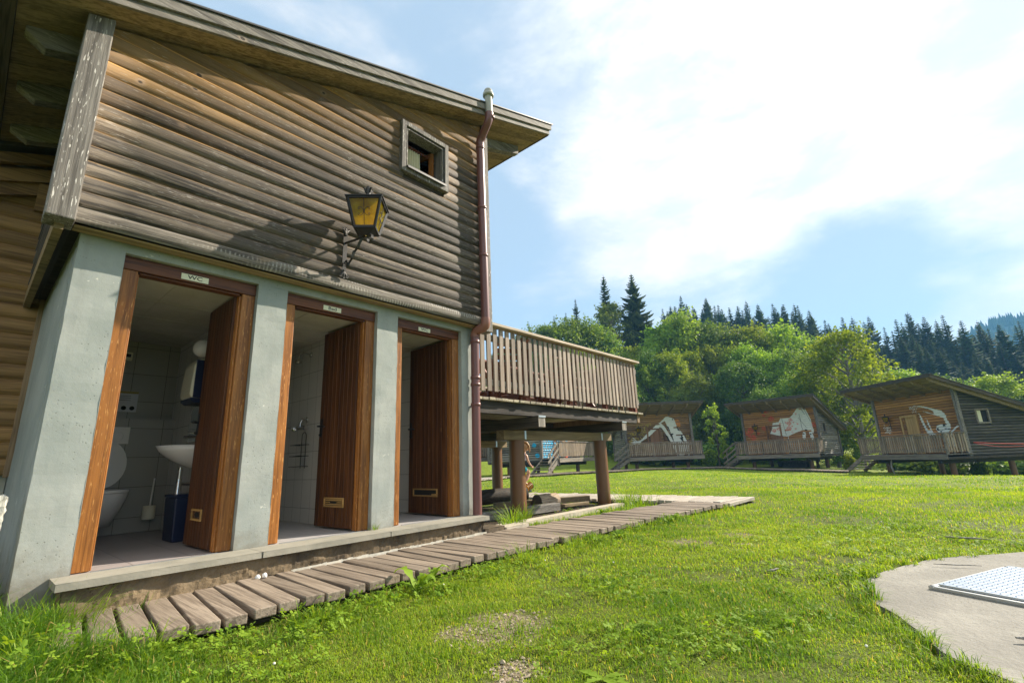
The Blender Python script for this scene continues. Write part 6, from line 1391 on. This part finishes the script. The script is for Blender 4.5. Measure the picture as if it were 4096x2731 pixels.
def blades(n, r0, r1, w, h, a0, a1, seed, segs=2, lean=.55):
    rng = np.random.default_rng(seed); r = np.sqrt(rng.random(n)*(r1*r1-r0*r0)+r0*r0); a = np.radians(rng.uniform(a0, a1, n)); x = CAM.x+r*np.sin(a); y = CAM.y+r*np.cos(a)
    keep = rng.random(n) < grass_density(x, y); x, y = x[keep], y[keep]; n = len(x); z = ground_z(x, y)-.004
    cl_ = np.sin(x*8.3+2*np.sin(y*3.1))*np.sin(y*7.1+1.7*np.sin(x*4.3)); L = h*(1+.45*cl_)*grass_len(x, y)*(.45+.9*rng.random(n)**1.3); th = rng.random(n)*2*PI; d = np.stack([np.cos(th), np.sin(th), 0*th], -1); ln = lean*(.3+1.1*rng.random(n))
    p = np.stack([x, y, z], -1); sd = np.stack([-d[:, 1], d[:, 0], 0*th], -1)*(w*(.6+.8*rng.random(n)))[:, None]/2
    up = np.array([0, 0, 1.0]); l1 = L[:, None]
    if segs == 2:
        m = p+d*(ln*.35)[:, None]*l1+up*(.62*l1); t = p+d*(ln*1.0)[:, None]*l1+up*(l1*(1-.38*ln[:, None]**1.5))
        V = np.stack([p-sd, p+sd, m+sd*.75, m-sd*.75, t], 1).reshape(-1, 3); b = np.arange(n)[:, None]*5
        F = [b+np.array([[0, 1, 2, 3]]), b+np.array([[3, 2, 4]])]
    else:
        t = p+d*(ln*.6)[:, None]*l1+up*l1; V = np.stack([p-sd, p+sd, t], 1).reshape(-1, 3); b = np.arange(n)[:, None]*3; F = [b+np.array([[0, 1, 2]])]
    hue = np.clip(.52+.30*np.sin(x*1.3+.7*np.sin(y*1.1))*np.sin(y*1.6)-.22*cl_+rng.normal(0, .24, n)-.10*(grass_len(x, y)-1), 0, 1); hue = np.where(rng.random(n) < .05, 1.5+rng.random(n)*.5, hue)
    return V, F, hue
def join(parts):
    Vs, F4, F3, R4, R3, off = [], [], [], [], [], 0
    for V, F, h in parts:
        Vs.append(V)
        for q in F: (F4 if q.shape[1] == 4 else F3).append(q+off); (R4 if q.shape[1] == 4 else R3).append(h)
        off += len(V)
    Fl = []; R = []
    if F4: Fl.append(np.concatenate(F4)); R += R4
    if F3: Fl.append(np.concatenate(F3)); R += R3
    return np.concatenate(Vs), Fl, np.concatenate(R)
V, F, R = join([blades(330000, .9, 3.6, .0036, .027, -18, 122, 1, 2, .8), blades(300000, 3.4, 6.5, .0056, .029, -10, 120, 2, 2, .8), blades(260000, 6.3, 13, .011, .030, 5, 118, 3, 1, .8), blades(200000, 12.5, 34, .028, .034, 20, 112, 4, 1, .8)])
go = link(bpy.data.objects.new('grass', np_mesh('grass', V, F, LEAF['g'], R))); tag(go, 'short green lawn grass growing all round the houses', 'grass', kind='stuff')
def clover(n, r0, r1, a0, a1, seed, size):
    rng = np.random.default_rng(seed); r = np.sqrt(rng.random(n)*(r1*r1-r0*r0)+r0*r0); a = np.radians(rng.uniform(a0, a1, n)); x = CAM.x+r*np.sin(a); y = CAM.y+r*np.cos(a)
    pt = np.sin(x*2.9+1.3*np.sin(y*2.2))*np.sin(y*3.3+x*.8)+.35*np.sin(x*7.1)*np.sin(y*8.3); wy = np.interp(x, WX, WYc)
    pr = .45*np.clip(pt*1.3-.05, 0, 1)+.95*np.clip(1-np.abs(wy-.56-y)/.36, 0, 1)+.5*np.clip((x+.6)/1.0, 0, 1)*np.clip((-2.3-y)/.8, 0, 1)
    keep = (rng.random(n) < pr*grass_density(x, y)) & (np.abs(y-wy) > .43); x, y = x[keep], y[keep]; n = len(x); gl_ = grass_len(x, y); z = ground_z(x, y)+.018+.03*rng.random(n)*gl_
    th = rng.random(n)*2*PI; Vs = []; sz = size*(.55+.9*rng.random(n))
    tilt = rng.normal(0, .38, (n, 2))
    for k in range(3):
        a = th+k*2*PI/3; d = np.stack([np.cos(a), np.sin(a)], -1); s = np.stack([-d[:, 1], d[:, 0]], -1)
        def pt_(u, v):
            q = d*(u*sz)[:, None]+s*(v*sz)[:, None]; zz = z+(q*tilt).sum(1)-.25*np.abs(v)*sz+.12*u*sz; return np.stack([x+q[:, 0], y+q[:, 1], zz], -1)
        Vs.append(np.stack([pt_(.05, 0), pt_(.55, .42), pt_(1.0, .30), pt_(.95, 0), pt_(1.0, -.30), pt_(.55, -.42)], 1))
    V = np.concatenate(Vs).reshape(-1, 3); b = np.arange(len(V)//6)[:, None]*6
    F = [b+np.array([[0, 1, 2, 3]]), b+np.array([[0, 3, 4, 5]])]; return V, F, np.tile(np.clip(rng.normal(.55, .25, n), 0, 1), 3)
V, F, R = join([clover(34000, 1.0, 4.2, -15, 120, 5, .0155), clover(14000, 3.8, 7.0, 0, 115, 6, .016)])
co = link(bpy.data.objects.new('clover', np_mesh('clover', V, F, LEAF['h'], R))); tag(co, 'patches of clover and small weeds mixed into the lawn', 'clover', kind='stuff')
# gravel in the worn patch
gm = MB()
for i in range(600):
    gx, gy, gr = random.choice(((-1.93, -2.12, .30), (-1.93, -2.12, .30), (-2.25, -2.55, .14), (-2.5, -2.95, .12), (1.5, -2.25, .16), (.9, -2.0, .18)))
    a, q = random.uniform(0, 6.28), gr*math.sqrt(random.random())*1.1; x, y = gx+q*math.cos(a), gy+q*math.sin(a)*.85; r = random.uniform(.003, .011)*(1.5 if random.random() < .06 else 1); c = Vector((x, y, gz(x, y)+r*.3))
    vs = [c+Vector(p)*r*random.uniform(.7, 1.2) for p in ((1, 0, 0), (0, 1, 0), (-1, 0, 0), (0, -1, 0), (0, 0, .7), (0, 0, -.7))]
    gm.add(vs, [(0, 1, 4), (1, 2, 4), (2, 3, 4), (3, 0, 4), (1, 0, 5), (2, 1, 5), (3, 2, 5), (0, 3, 5)])
gm.build('gravel', plain('gravel_stone', (.33, .27, .19), .9, var=.45, scale=60), label='pale gravel showing through worn patches of the lawn', cat='gravel', kind='stuff')
# individual weeds and tufts
def tuft(x, y, n, h, w, label, seed, grp=None, spread=.10, z=None, name='grass_tuft'):
    rng = np.random.default_rng(seed); a = rng.random(n)*2*PI; q = rng.random(n)*spread; th = a+rng.normal(0, .6, n); L = h*(.4+.7*rng.random(n)); ln = .25+.75*rng.random(n)
    d = np.stack([np.cos(th), np.sin(th), 0*th], -1); p = np.stack([q*np.cos(a), q*np.sin(a), 0*a], -1); sd = np.stack([-d[:, 1], d[:, 0], 0*a], -1)*w/2; rows = []
    for t, ww in ((0, 1), (.3, 1), (.6, .8), (.85, .5)):
        c = p+d*(ln*L*t**1.7)[:, None]+np.array([0, 0, 1])*(L*(t-.42*ln*t**2.4))[:, None]; rows += [c-sd*ww, c+sd*ww]
    rows.append(p+d*(ln*L*1.05)[:, None]+np.array([0, 0, 1])*(L*(1-.47*ln))[:, None])
    V = np.stack(rows, 1).reshape(-1, 3); b = np.arange(n)[:, None]*9
    F = [b+np.array([[0, 1, 3, 2]]), b+np.array([[2, 3, 5, 4]]), b+np.array([[4, 5, 7, 6]]), b+np.array([[6, 7, 8]])]
    o = link(bpy.data.objects.new(name, np_mesh(name, V, F, LEAF['g'], np.tile(np.clip(rng.normal(.35, .22, n), 0, 1), 4)))); o.location = (x, y, (gz(x, y) if z is None else z)-.01); return tag(o, label, 'grass tuft', grp)
tuft(.62, .02, 150, .42, .008, 'tall arching grass tuft at the foot of the left front terrace column', 41, spread=.14)
tuft(1.55, .62, 60, .34, .007, 'thin grass tuft right against the left front terrace column', 42, spread=.12)
tuft(4.05, .35, 150, .40, .008, 'tall grass tuft around the foot of the right front terrace column', 43, spread=.25)
tuft(3.95, .05, 130, .26, .009, 'low leafy tuft in front of the right front terrace column', 44, spread=.3)
tuft(3.55, -.05, 90, .20, .009, 'grass tuft between the kerb and the slatted walkway near the right column', 45, spread=.25)
tuft(-1.28, -.02, 34, .10, .003, 'small dry grass tuft on the stone sill at the foot of the second pillar', 46, spread=.05, z=.0)
tuft(-3.55, -.30, 120, .36, .006, 'tall green grass tuft at the left corner of the concrete wall', 47, spread=.16)
tuft(-3.75, -.75, 130, .34, .006, 'tall grass tuft left of the beginning of the slatted walkway', 48, spread=.22)
for x, y, n_, h_, sp, sd_, lb in ((-3.38, -.36, 220, .30, .20, 51, 'arching grass tuft hanging over the left end of the stone sill'), (-3.05, -.33, 50, .18, .10, 52, 'small grass tuft in front of the left end of the foundation'), (-3.5, -.95, 130, .30, .25, 53, 'long grass tuft before the first plank of the walkway'), (-3.15, -1.12, 90, .2, .2, 54, 'grass tuft along the near edge of the first planks'), (-2.4, -1.16, 70, .16, .2, 55, 'low grass tuft along the near edge of the walkway left of the dandelion'), (-.6, -1.2, 90, .2, .22, 56, 'grass tuft leaning on the walkway right of the dandelion'), (.1, -1.2, 80, .18, .2, 57, 'grass tuft along the middle of the walkway edge'), (1.4, -1.28, 80, .18, .22, 58, 'grass tuft at the walkway edge before the tall dock leaf')): tuft(x, y, n_, h_, .005, lb, sd_, 'grass tufts along the walkway', sp)
def dandelion(x, y, n, L, label, seed, up=.5, nm='leafy_weed', cat='weed', grp='broad leaved weeds in the lawn'):
    rr = random.Random(seed); mb = MB()
    for i in range(n):
        a = rr.uniform(0, 6.28); l = L*rr.uniform(.6, 1.1); e = Vector((math.cos(a), math.sin(a), 0)); sd = Vector((-e.y, e.x, 0)); K = 9; vs = []; u = up*rr.uniform(.5, 1.3)
        for k in range(K):
            t = k/(K-1); wdt = l*.13*(math.sin(PI*min(1, t*.92+.06))**.8)*(1+.35*((k % 2)*2-1)*(t < .85)); c = e*(l*t*.85)+Vector((0, 0, l*(u*t-.75*u*t*t)))
            vs += [c-sd*wdt+Vector((0, 0, wdt*.3)), c, c+sd*wdt+Vector((0, 0, wdt*.3))]
        mb.add(vs, [(3*k, 3*k+1, 3*k+4, 3*k+3) for k in range(K-1)]+[(3*k+1, 3*k+2, 3*k+5, 3*k+4) for k in range(K-1)], rr.uniform(.3, .9), 0, True)
    o = mb.build(nm, LEAF['h'], label=label, cat=cat, group=grp); o.location = (x, y, gz(x, y)+.01); return o
for x, y, n_, L, lb, u in ((-1.72, -1.22, 7, .24, 'dandelion with upright toothed leaves leaning against the slatted walkway', 1.6), (-1.58, -1.16, 4, .17, 'small upright dock leaf cluster beside the dandelion at the walkway edge', 1.8), (.35, -1.26, 8, .18, 'broad leaved weed against the middle of the slatted walkway', .8), (.75, -1.32, 8, .17, 'broad leaved weed by the walkway with a white flower head near it', .9), (2.0, -1.35, 6, .2, 'tall dock leaf standing by the far part of the slatted walkway', 1.4), (-2.35, -1.22, 9, .12, 'clump of rounded weed leaves at the near walkway edge', .6), (-2.75, -1.12, 9, .12, 'dark green leaf clump beside the nearest planks', .6),
                             (-2.12, -2.86, 9, .13, 'flat leaf rosette between the two gravel patches near the bottom edge', .25), (-1.55, -2.75, 8, .11, 'flat plantain rosette right of the gravel near the bottom edge', .25), (-1.2, -3.0, 8, .10, 'plantain rosette in clover near the lower middle of the lawn', .25), (-.9, -2.6, 8, .10, 'small leaf rosette in the lawn left of the concrete pad', .3), (2.6, .0, 6, .2, 'leafy weed between kerb and walkway', .9)):
    dandelion(x, y, n_, L, lb, int(x*1000+y*77) & 1023, u)
fl = MB(); rr = random.Random(5)
for i in range(36):
    a, r = math.radians(rr.uniform(8, 104)), rr.uniform(1.6, 7.5); x, y = CAM.x+r*math.sin(a), CAM.y+r*math.cos(a)
    if grass_density(np.array([x]), np.array([y]))[0] < .3: continue
    fl.lathe([(.0, -.005), (.005, -.003), (.006, .002), (.003, .005), (0, .006)], (x, y, gz(x, y)+rr.uniform(.035, .06)), (rr.uniform(-.3, .3), rr.uniform(-.3, .3), 1), 6)
fl.build('clover_flower', plain('white_petals', (.72, .70, .62), .8, var=.1), label='scattered small white clover flowers in the lawn', cat='flowers', kind='stuff')
# low leaves under the terrace and along the kerb
for x, y, h, lb in ((3.3, 2.4, .5, 'leafy plant beyond the timbers under the terrace'), (3.9, 2.1, .55, 'leafy plant behind the squared beam near the right column'), (2.6, .62, .22, 'small leafy plant in front of the grey squared beam'), (4.0, 1.35, .4, 'leafy weed at the end of the squared beam by the right column')):
    dandelion(x, y, 10, h*.55, lb, int(x*999) & 511, 1.1, 'leafy_plant', 'plant', 'plants under the terrace')

# ------------------------------------------------------------------ the girl on the walkway, partly behind the column
def skin_body(name, nodes, edges, mat, parent, sub=2, label=None):
    me = bpy.data.meshes.new(name); me.from_pydata([p for p, r in nodes], edges, []); o = link(bpy.data.objects.new(name, me)); o.parent = parent; KIDS.setdefault(parent.name, []).append(o)
    sk_ = o.modifiers.new('skin', 'SKIN'); lay = me.skin_vertices[0].data if me.skin_vertices else None
    if lay is None:
        bpy.context.view_layer.objects.active = o; lay = me.skin_vertices[0].data
    for i, (p, r) in enumerate(nodes): lay[i].radius = (r, r) if not isinstance(r, tuple) else r; lay[i].use_root = (i == 0)
    s_ = o.modifiers.new('sub', 'SUBSURF'); s_.levels = sub; s_.render_levels = sub; sk_.use_smooth_shade = True
    me.materials.append(mat); return tag(o, label)
G = empty('person', (5.16, 3.66, -.195), 0, 'girl with a blond ponytail in lilac top and turquoise shorts stepping along the pale walkway', 'person')
# local: x right in the picture, y away; hips at .58, shoulders .88, head .98-1.15
body = [((-.06, 0, .57), (.078, .062)), ((-.05, 0, .66), (.068, .055)), ((-.02, 0, .78), (.078, .055)), ((.02, 0, .86), (.062, .045)), ((.045, -.01, .91), .030), ((.075, -.02, .965), .045),
        ((-.10, .055, .53), .062), ((-.13, .07, .33), .045), ((-.15, .09, .12), .030), ((-.14, .08, .03), .026), ((-.06, .02, .02), .022),
        ((-.01, -.06, .53), .064), ((.115, -.07, .47), .050), ((.125, -.06, .44), .044), ((.075, -.05, .31), .042), ((.0, -.04, .235), .027), ((.02, -.05, .205), .024), ((.10, -.06, .19), .018),
        ((.03, -.095, .86), .036), ((.03, -.125, .76), .027), ((.08, -.14, .66), .023), ((.145, -.15, .60), .017),
        ((-.02, .10, .85), .036), ((-.07, .13, .74), .027), ((-.03, .12, .62), .022), ((.02, .10, .55), .018)]
ed = [(0, 1), (1, 2), (2, 3), (3, 4), (4, 5), (0, 6), (6, 7), (7, 8), (8, 9), (9, 10), (0, 11), (11, 12), (12, 13), (13, 14), (14, 15), (15, 16), (16, 17), (3, 18), (18, 19), (19, 20), (20, 21), (3, 22), (22, 23), (23, 24), (24, 25)]
skin_body('body', body, ed, MT['skin'], G)
mb = MB(); hc = Vector((.082, -.02, 1.045)); vs = []; K = 20      # head with face turned right and down
for j in range(13):
    ph = PI*j/12
    for i in range(K):
        a = 2*PI*i/K; x, y, z = math.sin(ph)*math.cos(a), math.sin(ph)*math.sin(a), math.cos(ph)
        q = Vector((x*.085, y*.068, z*.098))
        if z < -.2: q.x *= 1+.25*(z+.2); q.y *= 1+.45*(z+.2); q.x += .012
        if x > .75 and abs(y) < .3 and -.45 < z < .15: q.x += .014
        vs.append(hc+Matrix.Rotation(.42, 3, 'Y')@q)
mb.add(vs, [(j*K+i, j*K+(i+1) % K, (j+1)*K+(i+1) % K, (j+1)*K+i) for j in range(12) for i in range(K)], .5, 0, True); mb.build('head', MT['skin'], G, world=False)
mb = MB(); vs = []
for j in range(10):
    ph = PI*.62*j/9
    for i in range(K):
        a = 2*PI*i/K; x, y, z = math.sin(ph)*math.cos(a), math.sin(ph)*math.sin(a), math.cos(ph); q = Vector((x*.094-.010, y*.078, z*.107))
        if x > .35 and z < .55: q *= .86
        q *= 1+.02*mnoise.noise(q*60); vs.append(hc+Matrix.Rotation(.42, 3, 'Y')@q)
mb.add(vs, [(j*K+i, j*K+(i+1) % K, (j+1)*K+(i+1) % K, (j+1)*K+i) for j in range(9) for i in range(K)], .5, 0, True)
mb.tube([hc+Vector((-.02, 0, .105)), hc+Vector((-.035, -.01, .135)), hc+Vector((.0, -.06, .11)), hc+Vector((.04, -.085, .03)), hc+Vector((.055, -.09, -.06)), hc+Vector((.06, -.088, -.13))], [.018, .03, .03, .028, .022, .006], 10)
mb.build('hair', MT['hair'], G, world=False)
tp = [((-.05, 0, .63), (.080, .066)), ((-.04, 0, .70), (.078, .064)), ((-.02, 0, .79), (.088, .064)), ((.018, 0, .865), (.072, .052)), ((.022, -.085, .865), .040), ((-.015, .085, .858), .040)]
skin_body('top', tp, [(0, 1), (1, 2), (2, 3), (3, 4), (3, 5)], MT['vest'], G)
shp = [((-.052, 0, .635), (.080, .066)), ((-.06, 0, .575), (.086, .070)), ((-.095, .055, .53), .070), ((-.12, .063, .44), .060), ((-.012, -.058, .53), .072), ((.05, -.066, .50), .064)]
skin_body('shorts', shp, [(0, 1), (1, 2), (2, 3), (1, 4), (4, 5)], MT['shorts'], G)
mb = MB(); hx = Vector((.150, -.152, .595))     # left hand: palm, four fingers and a thumb
mb.obox(hx+Vector((.018, 0, -.012)), (.045, .016, .034), Matrix.Rotation(.5, 3, 'Y'))
for k, l in enumerate((.026, .030, .028, .022)):
    b0 = hx+Vector((.036, 0, -.010-.0085*k+.008)); mb.tube([b0, b0+Vector((l*.5, -.003, -.006)), b0+Vector((l*.75, -.004, -.016))], [.0046, .0042, .003], 6)
mb.tube([hx+Vector((.008, -.006, .004)), hx+Vector((.026, -.012, .012)), hx+Vector((.038, -.012, .006))], [.005, .0045, .003], 6)
mb.build('hand', MT['skin'], G, world=False)
t = empty('stilt_can', (5.27, 3.60, -.195), 0, 'ribbed amber toy stilt can under the lifted foot of the girl', 'toy stilt'); mb = MB()
ax = Vector((.9, -.2, .38)).normalized()
for k in range(4): mb.lathe([(.078, 0), (.088, .012), (.088, .022), (.074, .034), (.078, .044)], Vector((-.08, .02, .10))+ax*.042*k, ax, 20)
mb.build('can', MT['orange'], t, world=False)
mb = MB(); [mb.lathe([(.085, 0), (.0905, .003), (.0905, .007), (.085, .010)], Vector((-.08, .02, .10))+ax*(.042*k+.034), ax, 20) for k in range(4)]; mb.build('ring', MT['black'], t, world=False)
t = empty('plastic_bucket', (5.33, 3.74, -.235), 0, 'small yellow plastic bucket beside the knee of the girl', 'bucket'); mb = MB()
mb.lathe([(.0, .30), (.075, .30), (.088, .42), (.094, .46), (.086, .46), (.07, .31), (0, .31)], (0, 0, 0), (0, 0, 1), 24); mb.build('pail', MT['yellow'], t, world=False)
mb = MB(); mb.tube([(-.09, 0, .455), (-.07, 0, .55), (0, .0, .585), (.07, 0, .55), (.09, 0, .455)], .004, 6); mb.build('bail', MT['steel'], t, world=False)
t = empty('shoe', (5.26, 3.62, -.19), .2, 'dark shoe on the pale walkway below the ribbed stilt can', 'shoe'); mb = MB()
mb.prism([(-.11, 0), (.12, 0), (.125, .03), (.08, .05), (.0, .07), (-.05, .09), (-.11, .085)], lambda u, v, w: (u, w, v), -.04, .04); mb.build('upper', MT['navy'], t, world=False, bevel=.015)

# ------------------------------------------------------------------ the air: pale even haze
mb = MB(); mb.bx(-1000, 1000, -1000, 1000, -40, 150)
hz = mb.build('haze', None, kind='stuff'); hz.data.materials.clear()
m = bpy.data.materials.new('haze_air'); m.use_nodes = True; m.node_tree.nodes.clear(); n = N(m.node_tree)
pv = n('ShaderNodeVolumePrincipled'); pv.inputs['Color'].default_value = (.22, .56, 1, 1); pv.inputs['Density'].default_value = .00052; pv.inputs['Anisotropy'].default_value = .1
oo = n('ShaderNodeOutputMaterial'); n.link(pv.outputs[0], oo.inputs['Volume']); hz.data.materials.append(m)
tag(hz, 'thin pale blue haze filling the valley air', 'haze')
hz.display_type = 'WIRE'
